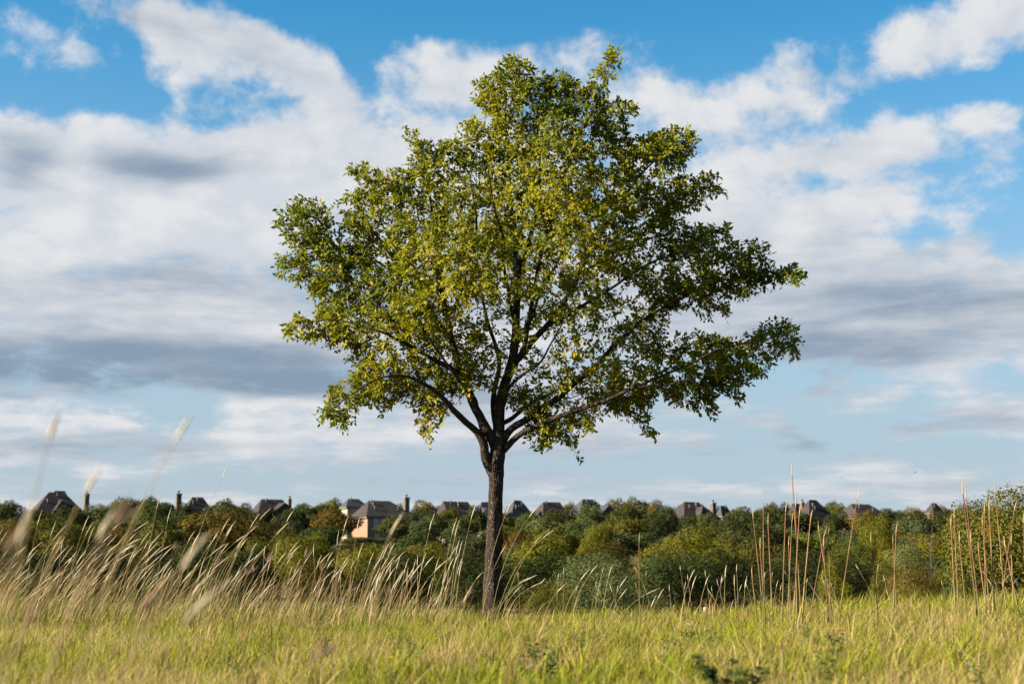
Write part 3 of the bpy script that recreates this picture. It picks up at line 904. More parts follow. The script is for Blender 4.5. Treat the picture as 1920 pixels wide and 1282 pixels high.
def build_wood():
    # skyline behind and between the houses
    ridge = [(-120, 935, 120, 'oak'), (-40, 930, 100, 'oak'), (12, 934, 80, 'oak'), (205, 938, 60, 'olive'), (238, 927, 70, 'oak'), (285, 926, 80, 'oak'), (312, 940, 60, 'oak'), (375, 948, 50, 'oak'),
             (425, 931, 62, 'oak'), (452, 940, 50, 'oak'), (570, 940, 60, 'oak'), (612, 930, 66, 'olive'), (655, 933, 80, 'olive'), (690, 935, 60, 'olive'), (750, 940, 40, 'rust'), (795, 934, 60, 'rust'),
             (830, 942, 50, 'olive'), (905, 944, 60, 'oak'), (970, 943, 60, 'oak'), (1030, 944, 60, 'oak'), (1075, 937, 50, 'rust'), (1105, 938, 50, 'oak'), (1160, 930, 80, 'olive'), (1195, 928, 70, 'oak'), (1235, 933, 60, 'rust'),
             (1275, 940, 50, 'olive'), (1340, 946, 50, 'oak'), (1380, 952, 60, 'blue'), (1418, 950, 60, 'oak'), (1440, 937, 40, 'rust'), (1468, 939, 46, 'oak'), (1555, 934, 50, 'oak'), (1572, 940, 50, 'olive'), (1670, 950, 60, 'blue'),
             (1715, 946, 60, 'rust'), (1768, 944, 50, 'rust'), (1800, 946, 60, 'oak'), (1860, 942, 70, 'oak'), (1930, 938, 100, 'oak'), (2020, 936, 110, 'olive')]
    for (x, y, w, s) in ridge:
        far_tree(x, y, w, random.uniform(322, 345), s, *LABR[s], low=.05)
    # canopy in front of the houses, distant to near; tops follow the photo's layered outline
    def limit(x, row):
        lim = [(-200, 962), (50, 962), (160, 958), (200, 950), (330, 948), (360, 952), (460, 958), (560, 955), (640, 962), (655, 975), (730, 972), (790, 958), (860, 958), (1000, 966), (1060, 962), (1150, 954), (1250, 960), (1290, 974), (1340, 974), (1370, 960), (1440, 952), (1490, 968), (1560, 962), (1700, 962), (1760, 966), (2100, 955)]
        b = float(np.interp(x, [l[0] for l in lim], [l[1] for l in lim]))
        return b + row
    rows = [(282, -12, 66, ('oak', 'oak', 'blue', 'olive', 'oak'), 'just below the house roofs'),
            (236, 8, 88, ('blue', 'oak', 'oak', 'olive'), 'on the far slope of the valley'),
            (192, 26, 104, ('oak', 'blue', 'olive', 'oak', 'rust'), 'in the middle of the valley wood'),
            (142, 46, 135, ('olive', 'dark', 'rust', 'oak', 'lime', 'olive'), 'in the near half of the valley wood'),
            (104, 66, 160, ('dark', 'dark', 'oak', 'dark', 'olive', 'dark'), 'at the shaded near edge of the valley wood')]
    KINDS = {'dark': 'blackish shade coloured tree', 'oak': 'dark green oak', 'olive': 'olive green tree', 'rust': 'rust brown autumn tree', 'lime': 'bright yellow green tree', 'blue': 'grey green tree'}
    for (d, dy, w, pool, where) in rows:
        x = -220 + random.uniform(0, 60)
        while x < 2140:
            s = random.choice(pool)
            y = limit(x, dy) + random.uniform(-12, 14) * (1 if d < 260 else .4)
            # keep the brick wall of the tall house in view
            ww = w * random.uniform(.8, 1.25)
            if abs(x - 690) < ww / 2 + 8:
                y = max(y, 1016)
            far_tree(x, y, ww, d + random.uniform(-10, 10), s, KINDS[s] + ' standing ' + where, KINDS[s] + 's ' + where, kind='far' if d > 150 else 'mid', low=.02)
            x += w * random.uniform(.62, .98)
build_wood()

FEATURE = [
    # x, top, width, distance, species, label
    (632, 948, 100, 262, 'rust', 'bushy brown autumn tree directly beside the pink brick house wall', 'far'),
    (425, 945, 190, 196, 'rust', 'broad orange brown tree in the wood below the lone chimney', 'mid'),
    (330, 958, 120, 210, 'oak', 'large green oak with blotchy crown beside the broad orange brown tree', 'mid'),
    (95, 962, 150, 190, 'olive', 'olive brown round tree below the dark hipped roof and chimney', 'mid'),
    (30, 968, 90, 170, 'rust', 'golden brown tree beside the olive brown tree under the dark hipped roof', 'mid'),
    (525, 985, 130, 150, 'olive', 'pale olive round crowned tree in the middle of the wood', 'mid'),
    (750, 962, 96, 272, 'oak', 'dark green oak hiding the foot of the pink brick house', 'far'),
    (828, 960, 84, 268, 'oak', 'dark green oak below the long low dark ridged roof', 'far'),
    (690, 1012, 140, 118, 'lime', 'yellow green tree in front of the wooden fence', 'mid'),
    (800, 1010, 90, 130, 'lime', 'small bright yellow green tree beside the elm trunk', 'mid'),
    (760, 1040, 110, 110, 'olive', 'dark olive shrub beneath the small bright yellow green tree', 'mid'),
    (1018, 988, 120, 128, 'lime', 'round yellow olive tree behind the large ivy covered bush', 'mid'),
    (1120, 975, 80, 165, 'lime', 'yellow green crown rising over the large ivy covered bush', 'mid'),
    (1305, 980, 150, 138, 'lime', 'wide bright yellow olive tree below the brown house with square windows', 'mid'),
    (1370, 998, 130, 132, 'olive', 'olive brown tree next to the wide bright yellow olive tree', 'mid'),
    (1250, 1010, 120, 120, 'olive', 'dull olive tree standing before the wide bright yellow olive tree', 'mid'),
    (1112, 1024, 176, 66, 'blue', 'large rounded ivy covered bush with small glinting leaves behind the grass', 'near'),
    (1030, 1072, 110, 62, 'olive', 'low leafy shrub at the foot of the large ivy covered bush', 'near'),
    (1648, 968, 70, 170, 'lime', 'yellow brown round tree behind the tall reddish stalks', 'mid'),
    (1560, 1038, 70, 74, 'lime', 'small bright green sapling in the shade behind the reddish stalks', 'mid'),
    (1693, 985, 76, 46, 'blue', 'upright fresh green shrub beside the bronze bush', 'near'),
    (1660, 1030, 70, 44, 'olive', 'pale olive shrub between the sapling and the bronze bush', 'near'),
    (1712, 1040, 122, 36, 'rust', 'feathery bronze bush low behind the meadow edge', 'near'),
    (1770, 1040, 90, 38, 'lime', 'yellow green shrub between the bronze bush and the large brown green tree', 'near'),
    (1905, 882, 300, 31, 'olive', 'large brown green tree with clear small leaves at the meadow edge', 'near'),
    (1826, 916, 150, 33, 'oak', 'slim olive tree leaning on the large brown green tree', 'near'),
    (2030, 876, 240, 33, 'oak', 'tall olive tree beyond the large brown green tree', 'near'),
    (8, 1068, 70, 30, 'gold', 'small golden leaved bush at the meadow edge', 'near'),
]
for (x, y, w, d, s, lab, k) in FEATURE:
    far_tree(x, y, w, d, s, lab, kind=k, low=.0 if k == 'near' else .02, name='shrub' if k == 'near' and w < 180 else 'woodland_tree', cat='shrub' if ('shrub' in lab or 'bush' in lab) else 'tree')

# pale bare tree among the wood
def bare_tree():
    rg = np.random.default_rng(8)
    d = 100
    top = px(1745, 984, d); zb = gz(top.x, d)
    root = empty('bare_tree', (top.x, d, zb))
    tag(root, 'pale leafless dead tree with thin grey limbs in the shaded wood', 'tree')
    h = top.z - zb
    V, F = tube([(0, 0, -.1), (.05, 0, h * .4), (-.1, 0, h * .7), (.1, 0, h)], [.07, .055, .035, .012], 8, rg=rg)
    m = rough_mat('dead_wood', (.045, .042, .04), (.075, .07, .068), 4, bump=.2)
    link('trunk', npmesh('trunk', V, F, smooth=True), m, root)
    for i in range(9):
        z = h * rg.uniform(.45, .85); an = rg.random() * 6.28; r = rg.uniform(.5, 1.3)
        e = np.array([math.cos(an) * r, math.sin(an) * r * .6, z + rg.uniform(.3, 1.0)])
        V, F = tube([(0, 0, z), e * [.5, .5, 1] - [0, 0, .15], e], [.035, .025, .008], 6, rg=rg)
        link('branch', npmesh('branch', V, F, smooth=True), m, root)
bare_tree()

# ------------------------------------------------------------------ houses on the ridge
M['roof_brown'] = rough_mat('shingle_brown', (.027, .022, .021), (.044, .035, .032), 1.5, bump=.4, bscale=9)
M['roof_grey'] = rough_mat('shingle_grey', (.031, .033, .037), (.048, .049, .052), 1.5, bump=.4, bscale=9)
M['brick'] = rough_mat('pink_brick', (.18, .092, .060), (.24, .135, .092), 3, bump=.3, bscale=10)
M['stone'] = rough_mat('buff_stone', (.19, .15, .108), (.27, .22, .16), 2, bump=.3, bscale=8)
M['chimney_brick'] = rough_mat('chimney_brick', (.075, .058, .045), (.115, .09, .07), 2, bump=.3, bscale=8)
M['trim'] = rough_mat('painted_trim', (.12, .11, .095), (.16, .145, .125), 3, bump=0)
M['metal'] = rough_mat('flue_metal', (.06, .06, .065), (.10, .10, .10), 5, rough=.5, bump=0)
mg, ntg = mat_new('window_glass')
_o = ntg.nodes.new('ShaderNodeOutputMaterial'); _p = ntg.nodes.new('ShaderNodeBsdfPrincipled')
_p.inputs['Base Color'].default_value = (.10, .13, .16, 1); _p.inputs['Roughness'].default_value = .06
_p.inputs['Specular IOR Level'].default_value = .9
ntg.links.new(_p.outputs[0], _o.inputs[0])
M['glass'] = mg

def hip(x0, x1, y0, y1, ze, zr, in0, in1, over=.45, thick=.16):
    """hip roof over a rectangle, ridge along x from x0+in0 to x1-in1 (0 = gable)"""
    x0 -= over; x1 += over; y0 -= over; y1 += over
    ym = (y0 + y1) / 2
    V = [(x0, y0, ze), (x1, y0, ze), (x1, y1, ze), (x0, y1, ze), (x0 + in0, ym, zr), (x1 - in1, ym, zr)]
    V += [(v[0], v[1], ze - thick) for v in V[:4]]
    V = np.array(V, float)
    T = [(0, 1, 5), (0, 5, 4), (1, 2, 5), (2, 3, 4), (2, 4, 5), (3, 0, 4)]
    for i in range(4):
        j = (i + 1) % 4
        T += [(i, i + 6, j + 6), (i, j + 6, j)]
    T += [(6, 8, 7), (6, 9, 8)]
    return V, np.array(T)

def house(x0, x1, yr, ye, d, roof, wall, label, yaw=30, ridge=(.42, .42), chim=None, wing=None, dorm=None, vents=3, windows=()):
    """x0..x1 roof span, yr ridge row, ye eave row in photo pixels; d distance"""
    s = d / FPX
    a = R(yaw)
    W = (x1 - x0) * s
    w = W / (math.cos(a) + .72 * math.sin(a)) - .9
    dp = .72 * w
    c = px((x0 + x1) / 2, ye, d)
    zb = gz(c.x, d) - .6
    h = c.z - zb
    rise = (ye - yr) * s
    root = empty('house', (c.x, d, zb), a)
    tag(root, label, 'house')
    V, F = box(-w / 2, w / 2, -dp / 2, dp / 2, 0, h - .06)
    link('wall', npmesh('wall', V, F), M[wall], root)
    V, F = hip(-w / 2, w / 2, -dp / 2, dp / 2, h, h + rise, ridge[0] * w, ridge[1] * w)
    rf = link('roof', npmesh('roof', V, F), M[roof], root)
    slope = rise / (dp / 2 + .45)
    rg = random.Random(int(x0))
    for i in range(vents):                                  # vent pipes and turbine vents
        vx = rg.uniform(-.3, .3) * w; t = rg.uniform(.35, .85)
        vy = -(dp / 2 + .45) * (1 - t); vz = h + rise * t
        V, F = tube([(vx, vy, vz - .2), (vx, vy, vz + .45)], [.11, .11], 8)
        V2, F2 = tube([(vx, vy, vz + .40), (vx, vy, vz + .62), (vx, vy, vz + .70)], [.16, .18, .03], 8)
        a_ = Acc(); a_.add(V, F); a_.add(V2, F2)
        link('roof_vent', a_.mesh('roof_vent', True), M['trim' if i % 2 else 'metal'], rf)
    if wing:
        # front wing: (offset along front 0..1, width m, projection m, rise fraction, gable?)
        off, ww, pr, rfz, gab = wing
        wx = -w / 2 + off * w
        V, F = box(wx - ww / 2, wx + ww / 2, -dp / 2 - pr, -dp / 2 + .5, .02, h - .09)
        link('wing_wall', npmesh('wing_wall', V, F), M[wall], root)
        V, T = hip(-pr - dp / 2, 0, -ww / 2, ww / 2, h + .03, h + rise * rfz, 0 if gab else ww * .5, 0)
        V = np.stack([V[:, 1] + wx, V[:, 0], V[:, 2]], 1); T = T[:, ::-1]
        link('wing_roof', npmesh('wing_roof', V, T), M[roof], root)
    if dorm:
        for (off, ww, t0, t1) in dorm:                      # dormer boxes with lit side
            wx = -w / 2 + off * w
            y0 = -(dp / 2 + .45) * (1 - t0); y1 = -(dp / 2 + .45) * (1 - t1)
            V, T = hip(y0, y1 + .6, -ww / 2, ww / 2, h + rise * t1 - ww * .35, h + rise * t1, .3, 0, .15)
            V = np.stack([V[:, 1] + wx, V[:, 0], V[:, 2]], 1); T = T[:, ::-1]
            dm = link('dormer_roof', npmesh('dormer_roof', V, T), M[roof], root)
            V, F = box(wx - ww / 2, wx + ww / 2, y0, y1 + .6, h + rise * t0 - .2, h + rise * t1 - ww * .35 - .17)
            link('dormer_wall', npmesh('dormer_wall', V, F), M[wall], dm)
            V, F = box(wx - ww * .28, wx + ww * .28, y0 - .04, y0 - .01, h + rise * t0 + .25, h + rise * t1 - ww * .35 - .3)
            link('window', npmesh('window', V, F), M['glass'], dm)
    for (u, zt, ww, wh) in windows:
        wx = -w / 2 + u * w
        y = -dp / 2
        fr = Acc()
        for (a0, a1, b0, b1) in ((-ww / 2 - .1, -ww / 2, -wh - .1, .1), (ww / 2, ww / 2 + .1, -wh - .1, .1), (-ww / 2, ww / 2, 0, .1), (-ww / 2, ww / 2, -wh - .1, -wh), (-ww / 2, ww / 2, -wh / 2 - .04, -wh / 2 + .04), (-.04, .04, -wh, -wh / 2 - .04), (-.04, .04, -wh / 2 + .04, 0)):
            V, F = box(wx + a0, wx + a1, y - .08, y - .005, h - zt + b0, h - zt + b1); fr.add(V, F)
        fo = link('window', fr.mesh('window'), M['trim'], root)
        V, F = box(wx - ww / 2, wx + ww / 2, y - .05, y - .012, h - zt - wh, h - zt)
        link('pane', npmesh('pane', V, F), M['glass'], fo)
    # eave board
    V, F = box(-w / 2 - .40, w / 2 + .40, -dp / 2 - .40, dp / 2 + .40, h - .40, h - .17)
    link('eave_board', npmesh('eave_board', V, F), M['trim'], root)
    if chim:
        for (cx, ct, cb, cw, cm) in chim:
            # photo column, top row, bottom row, width px, material: brick stack with cap and flue
            p = px(cx, ct, d)
            lx = (p.x - c.x) * math.cos(a); ly = -(p.x - c.x) * math.sin(a)
            ch = p.z - zb; wd = cw * s / 2
            V, F = box(lx - wd, lx + wd, ly - wd, ly + wd, .0, ch)
            st = link('chimney', npmesh('chimney', V, F), M[cm], root)
            V, F = box(lx - wd * 1.25, lx + wd * 1.25, ly - wd * 1.25, ly + wd * 1.25, ch + .003, ch + .22)
            link('cap', npmesh('cap', V, F), M['trim'], st)
            a_ = Acc()
            a_.add(*tube([(lx, ly, ch + .2), (lx, ly, ch + .62)], [.18, .18], 10))
            a_.add(*tube([(lx, ly, ch + .58), (lx, ly, ch + .66), (lx, ly, ch + .76), (lx, ly, ch + .86)], [.2, .32, .32, .02], 10))
            link('flue', a_.mesh('flue', True), M['metal'], st)
    return root

house(50, 162, 923, 962, 300, 'roof_brown', 'brick', 'dark steep hipped roof house with narrow front wing and tall capped chimney beside it', ridge=(.36, .40), chim=[(163, 927, 0, 8, 'chimney_brick')], wing=(.52, 3.2, 1.6, .62, False), vents=4)
house(78, 138, 920, 950, 312, 'roof_brown', 'brick', 'twin peaked brown roof showing just behind the dark steep hipped roof', ridge=(.45, .3), vents=2)
house(338, 398, 932, 956, 300, 'roof_brown', 'brick', 'small brown roof house with a lone stone chimney rising before the trees', ridge=(.40, .3), chim=[(335, 927, 0, 9, 'chimney_brick')], vents=2)
house(466, 550, 936, 962, 300, 'roof_brown', 'stone', 'brown roofed house with pale triangular gable and stubby chimney', ridge=(.25, .2), chim=[(543, 937, 0, 6, 'chimney_brick')], wing=(.70, 4.6, 1.8, .72, True), vents=2)
house(655, 784, 939, 969, 300, 'roof_brown', 'brick', 'tall pink brick house with big grey brown hipped roof and paired windows', ridge=(.22, .42), chim=[(762, 934, 0, 9, 'chimney_brick')], vents=4, windows=[(.17, .5, 1.1, 1.7), (.31, .5, 1.1, 1.7), (.60, .5, 1.1, 1.7), (.2, 3.6, 1.2, 1.8)])
house(636, 690, 935, 950, 318, 'roof_grey', 'stone', 'dark roof peak half hidden behind the tall pink brick house', ridge=(.3, .3), vents=1)
house(818, 892, 940, 962, 312, 'roof_brown', 'stone', 'long low dark ridged roof close to the elm trunk', ridge=(.06, .1), vents=3)
house(874, 950, 941, 970, 298, 'roof_grey', 'stone', 'grey stepped hipped roof partly hidden by the elm trunk', ridge=(.40, .3), wing=(.3, 4, 1.5, .6, False), vents=2)
house(940, 1002, 938, 968, 302, 'roof_grey', 'stone', 'blue grey hipped roof house standing right behind the elm trunk', ridge=(.42, .42), vents=3)
house(998, 1062, 941, 962, 306, 'roof_brown', 'brick', 'brown pyramid roof with a long low ridge between two grey roofs', ridge=(.3, .05), vents=1)
house(1056, 1148, 936, 966, 300, 'roof_grey', 'stone', 'grey hipped roof house with small pale gable and roof vents', ridge=(.40, .35), wing=(.80, 3.6, 1.6, .62, True), vents=4)
house(1246, 1350, 941, 971, 300, 'roof_brown', 'stone', 'wide brown hipped roof house with square white windows and dormer', ridge=(.32, .36), chim=[(1337, 944, 0, 8, 'chimney_brick')], wing=(.50, 2.6, 1.4, .66, False), vents=4, windows=[(.66, .35, 1.1, 1.5), (.78, .35, 1.1, 1.5)])
house(1342, 1372, 948, 966, 316, 'roof_grey', 'stone', 'small blue grey roof peeking out next to the wide brown hipped roof', ridge=(.3, .3), vents=1)
house(1488, 1562, 937, 968, 300, 'roof_brown', 'stone', 'brown pyramid roofed house with pale chimney behind the tall reddish stalks', ridge=(.42, .42), chim=[(1504, 943, 0, 6, 'chimney_brick')], vents=2)
house(1478, 1512, 944, 962, 314, 'roof_brown', 'brick', 'low dark brown roof adjoining the pyramid roofed house', ridge=(.1, .1), vents=1)
house(1570, 1664, 945, 966, 306, 'roof_brown', 'brick', 'long low reddish brown roof among dense trees', ridge=(.16, .3), vents=3)
house(1734, 1770, 943, 960, 306, 'roof_brown', 'brick', 'tiny rusty brown roof top above the wood', ridge=(.42, .42), vents=1)

def fence():
    d = 292
    p = px(688, 1012, d)
    zb = gz(p.x, d)
    top = p.z - zb
    root = empty('garden_fence', (p.x, d, zb), R(6))
    tag(root, 'brown wooden board fence below the pink brick house', 'fence')
    m = rough_mat('fence_wood', (.11, .075, .05), (.17, .12, .085), 2, bump=.3)
    for i in range(34):
        x = -2.6 + i * .16
        V, F = box(x, x + .145, -.02, .0, .05, top + .02 * ((i * 7) % 3))
        link('board', npmesh('board', V, F), m, root)
    for i in range(4):
        V, F = box(-2.7 + i * 1.8, -2.58 + i * 1.8, .01, .13, 0, top + .1)
        link('post', npmesh('post', V, F), m, root)
fence()

# ------------------------------------------------------------------ walker and bird
def person():
    d = 84
    top = px(1322.5, 1137.5, d)
    zb = gz(top.x, d)
    H = top.z - zb
    k = H / 1.75
    root = empty('person', (top.x, d, zb), R(-25))
    tag(root, 'distant walker in light grey blue shirt, only head and shoulders above the grass', 'person')
    J = {'pelvis': (0, 0, .95, .15), 'waist': (0, .01, 1.08, .13), 'chest': (0, 0, 1.30, .155), 'neck': (0, 0, 1.47, .06), 'head': (0, -.02, 1.60, .085), 'crown': (0, -.01, 1.68, .075)}
    for s, n in ((-1, 'l'), (1, 'r')):
        J.update({n + 'sh': (.17 * s, 0, 1.40, .065), n + 'el': (.24 * s, .03, 1.12, .045), n + 'wr': (.25 * s, -.08, .90, .032), n + 'ha': (.25 * s, -.11, .82, .035),
                  n + 'hip': (.09 * s, 0, .90, .095), n + 'kn': (.10 * s, -.06 * s, .50, .06), n + 'an': (.10 * s, .10 * s, .09, .04), n + 'to': (.11 * s, .10 * s - .15, .04, .035)})
    names = list(J)
    E = [('pelvis', 'waist'), ('waist', 'chest'), ('chest', 'neck'), ('neck', 'head'), ('head', 'crown')]
    for n in 'lr':
        E += [('chest', n + 'sh'), (n + 'sh', n + 'el'), (n + 'el', n + 'wr'), (n + 'wr', n + 'ha'), ('pelvis', n + 'hip'), (n + 'hip', n + 'kn'), (n + 'kn', n + 'an'), (n + 'an', n + 'to')]
    me = bpy.data.meshes.new('body')
    me.from_pydata([(J[n][0] * k, J[n][1] * k, J[n][2] * k) for n in names], [(names.index(a), names.index(b)) for a, b in E], [])
    o = link('body', me, None, root)
    sk = o.modifiers.new('skin', 'SKIN')
    for i, n in enumerate(names):
        me.skin_vertices[0].data[i].radius = (J[n][3] * k, J[n][3] * k * .85)
    me.skin_vertices[0].data[0].use_root = True
    o.modifiers.new('sub', 'SUBSURF').render_levels = 2
    m, nt = mat_new('walker_clothes')
    N = nt.nodes.new
    out = N('ShaderNodeOutputMaterial'); p = N('ShaderNodeBsdfPrincipled'); p.inputs['Roughness'].default_value = .8
    tc = N('ShaderNodeTexCoord'); sp = N('ShaderNodeSeparateXYZ'); nt.links.new(tc.outputs['Object'], sp.inputs[0])
    r = N('ShaderNodeValToRGB'); r.color_ramp.interpolation = 'CONSTANT'
    dv = N('ShaderNodeMath'); dv.operation = 'DIVIDE'; dv.inputs[1].default_value = 2.0 * k; nt.links.new(sp.outputs[2], dv.inputs[0])
    nt.links.new(dv.outputs[0], r.inputs[0])
    e = r.color_ramp.elements
    e[0].position = 0; e[0].color = (.03, .04, .09, 1)
    e[1].position = .49; e[1].color = (.24, .27, .33, 1)
    x = e.new(.735); x.color = (.48, .27, .20, 1)
    nt.links.new(r.outputs[0], p.inputs['Base Color']); nt.links.new(p.outputs[0], out.inputs[0])
    me.materials.append(m)
    # short pale hair
    a = np.linspace(0, 2 * math.pi, 13)[:-1]
    V = [(0, 0, 1.765 * k)]
    for q, (rr, z) in enumerate(((.05, 1.75), (.088, 1.70), (.096, 1.645))):
        for t in a:
            V.append((math.cos(t) * rr * k, (math.sin(t) * rr * 1.05 + .012) * k, (z + (.03 if math.sin(t) < -.4 and q == 2 else 0)) * k))
    T = [(0, 1 + i, 1 + (i + 1) % 12) for i in range(12)]
    for q in range(2):
        for i in range(12):
            b0 = 1 + q * 12 + i; b1 = 1 + q * 12 + (i + 1) % 12
            T += [(b0, b0 + 12, b1 + 12), (b0, b1 + 12, b1)]
    link('hair', npmesh('hair', V, T, smooth=True), rough_mat('pale_hair', (.30, .28, .25), (.40, .38, .35), 20, bump=0), root)
person()

def bird():
    p = px(1716, 885, 170)
    root = empty('bird', p, R(40))
    tag(root, 'tiny dark bird flying over the wood', 'bird')
    m = rough_mat('bird_feathers', (.03, .03, .035), (.06, .06, .06), 10, bump=0)
    V, F = tube([(-.16, 0, 0), (-.11, 0, .01), (-.02, 0, .01), (.07, 0, 0), (.17, 0, .01)], [.006, .035, .045, .03, .012], 8)
    link('body', npmesh('body', V, F, smooth=True), m, root)
    for s in (-1, 1):
        V = [(-.06, s * .03, .02), (.05, s * .03, .02), (.03, s * .16, .07), (-.06, s * .16, .08), (.06, s * .30, .03)]
        V += [(v[0], v[1], v[2] - .008) for v in V]
        T = [(0, 1, 2), (0, 2, 3), (3, 2, 4), (5, 7, 6), (5, 8, 7), (8, 9, 7)]
        link('wing', npmesh('wing', V, T), m, root)
bird()

# ------------------------------------------------------------------ meadow
def blades(P, H, W, lean, bend, C, curl=None, rg=rng):
    """ribbon blades: P (n,3) base, H length, W width, lean (n,2) horizontal drift, bend 0..1"""
    n = len(P)
    th = rg.random(n) * 2 * math.pi
    sx = np.stack([np.cos(th), np.sin(th), np.zeros(n)], 1)
    up = np.zeros((n, 3)); up[:, 2] = 1
    ld = np.concatenate([lean, np.zeros((n, 1))], 1)
    pts = []
    for t in (0, .4, .75, 1.0):
        k = np.sqrt(np.clip(1 - (bend * t) ** 2 * .55, .1, 1))
        pts.append(P + up * (H * t * k)[:, None] + ld * (H * (t ** 1.7))[:, None])
    wd = (W / 2)[:, None] * sx
    V = np.stack([pts[0] - wd, pts[0] + wd, pts[1] - wd * .95, pts[1] + wd * .95, pts[2] - wd * .6, pts[2] + wd * .6, pts[3]], 1).reshape(-1, 3)
    T = np.array([(0, 1, 3), (0, 3, 2), (2, 3, 5), (2, 5, 4), (4, 5, 6)])
    F = (np.arange(n)[:, None, None] * 7 + T[None]).reshape(-1, 3)
    return V, F, np.repeat(C, 7, 0)

def scatter(y0, y1, dens, side=1.8):
    """random points in the field of view between two distances"""
    area = .36 * (y1 ** 2 - y0 ** 2) + 2 * side * (y1 - y0)
    n = int(area * dens)
    y = np.sqrt(rng.random(int(n * 1.6)) * (y1 ** 2 - y0 ** 2) + y0 ** 2)
    x = (rng.random(len(y)) * 2 - 1) * (.37 * y1 + side)
    k = np.abs(x) < .37 * y + side
    return x[k][:n], y[k][:n]

GREEN = np.array([(.135, .155, .007), (.195, .198, .010), (.066, .086, .009), (.245, .220, .018)])
STRAW = np.array([(.33, .235, .080), (.42, .32, .14), (.165, .10, .040), (.31, .245, .08)])

def meadow():
    a = Acc()
    def patch(x, y):
        return vnoise(x, y, .55, 31) * .6 + vnoise(x, y, 1.7, 32) * .4
    for (y0, y1, dens) in ((2.4, 6.0, 1900), (6.0, 11.0, 1750), (11.0, 15.2, 1350), (15.2, 18.2, 1250), (18.2, 26, 160)):
        x, y = scatter(y0, y1, dens)
        thin = rng.random(len(x)) < np.where(vnoise(x, y, 2.3, 44) < .34, .42, 1.0)
        x, y = x[thin], y[thin]
        n = len(x)
        p = patch(x, y)
        straw = rng.random(n) < np.clip(.28 + 1.9 * (p - .42) + .10 * sstep(0, 3, -x) - .08 * sstep(2, 5, x), .08, .85)
        H = rng.uniform(.04, .13, n) * (.5 + 1.1 * vnoise(x, y, 1.3, 33)) * np.where(straw, 1.15, 1.0) * (1 - .45 * sstep(11, 15, y))
        tall = rng.random(n) < .06
        H = np.where(tall, H * 2.0, H)
        H *= 1 + .25 * sstep(2, 5, x)
        W = np.where(straw, rng.uniform(.0015, .0034, n), rng.uniform(.0028, .0068, n))
        lean = np.stack([.14 + .38 * rng.standard_normal(n), .36 * rng.standard_normal(n)], 1)
        flat = straw & (rng.random(n) < .35)
        lean[flat] *= 2.4
        gi = rng.integers(0, 4, n)
        C = np.where(straw[:, None], STRAW[gi], GREEN[gi]) * rng.uniform(.75, 1.25, n)[:, None]
        P = np.stack([x, y, ground(x, y) - .005], 1)
        a.add(*blades(P, H, W, lean, rng.uniform(.2, 1, n), C))
    o = link('meadow_grass', a.mesh('meadow_grass'), M['grass'])
    tag(o, 'short yellow green and straw coloured grass covering the meadow', 'grass', kind='stuff')
    # tufts of long arching blades
    c = Acc()
    for (y0, y1, dens) in ((2.6, 6, 26), (6, 11, 20), (11, 16.6, 13)):
        x, y = scatter(y0, y1, dens)
        keep = rng.random(len(x)) < .25 + .9 * vnoise(x, y, .7, 41) * (.45 + .75 * sstep(-3, 3, x))
        x, y = x[keep], y[keep]
        m = rng.integers(6, 15, len(x))
        i = np.repeat(np.arange(len(x)), m); n = len(i)
        bx = x[i] + .025 * rng.standard_normal(n); by = y[i] + .025 * rng.standard_normal(n)
        sz = rng.uniform(.6, 1.25, len(x))[i]
        H = rng.uniform(.09, .26, n) * sz
        W = rng.uniform(.004, .0095, n)
        ls = rng.choice([.25, .45, .8], n)
        lean = np.stack([.10 + ls * rng.standard_normal(n), ls * rng.standard_normal(n)], 1)
        tone = rng.random(len(x))[i]
        C = np.where((tone < .68)[:, None], np.array([(.175, .195, .008), (.225, .220, .012), (.11, .135, .009)])[rng.integers(0, 3, n)], np.array([(.28, .20, .072), (.33, .25, .11), (.20, .11, .045)])[rng.integers(0, 3, n)])
        C = C * rng.uniform(.8, 1.25, n)[:, None]
        P = np.stack([bx, by, ground(bx, by) - .005], 1)
        c.add(*blades(P, H, W, lean, rng.uniform(.4, 1, n), C))
    o = link('grass_tufts', c.mesh('grass_tufts'), M['grass'])
    tag(o, 'scattered tufts of long arching lime and straw blades in the meadow', 'grass', kind='stuff')
    # rough fringe of longer blades along the far edge of the meadow
    b = Acc()
    n = 26000
    x = rng.uniform(-8.2, 8.2, n); y = rng.uniform(13.6, 17.6, n)
    lf = sstep(-1, -4.5, x) if False else np.clip((-x + 0.5) / 5, 0, 1)
    k = rng.random(n) < .35 + .5 * lf + .25 * sstep(2, 5, x) * vnoise(x, y, .8, 35)
    x, y, lf = x[k], y[k], lf[k]; n = len(x)
    H = rng.uniform(.04, .14, n) * (.4 + 1.2 * vnoise(x, y, .9, 36)) * (1 + .8 * lf) * (1 + .5 * sstep(2, 4, x))
    W = rng.uniform(.003, .009, n)
    lean = np.stack([.22 + .35 * lf + .25 * rng.standard_normal(n), .2 * rng.standard_normal(n)], 1)
    gi = rng.integers(0, 4, n)
    straw = rng.random(n) < .18 + .35 * lf
    C = np.where(straw[:, None], STRAW[gi], GREEN[gi]) * rng.uniform(.75, 1.2, n)[:, None]
    P = np.stack([x, y, ground(x, y) - .005], 1)
    b.add(*blades(P, H, W, lean, rng.uniform(.2, 1, n), C))
    o = link('long_grass', b.mesh('long_grass'), M['grass'])
    tag(o, 'longer rough grass along the far edge of the meadow', 'grass', kind='stuff')
meadow()

# ------------------------------------------------------------------ tall seed stalks
C_STRAW = np.array((.30, .22, .105)); C_RED = np.array((.185, .075, .042)); C_GRN = np.array((.10, .115, .025)); C_PALE = np.array((.44, .36, .24)); C_MAUVE = np.array((.19, .115, .075))

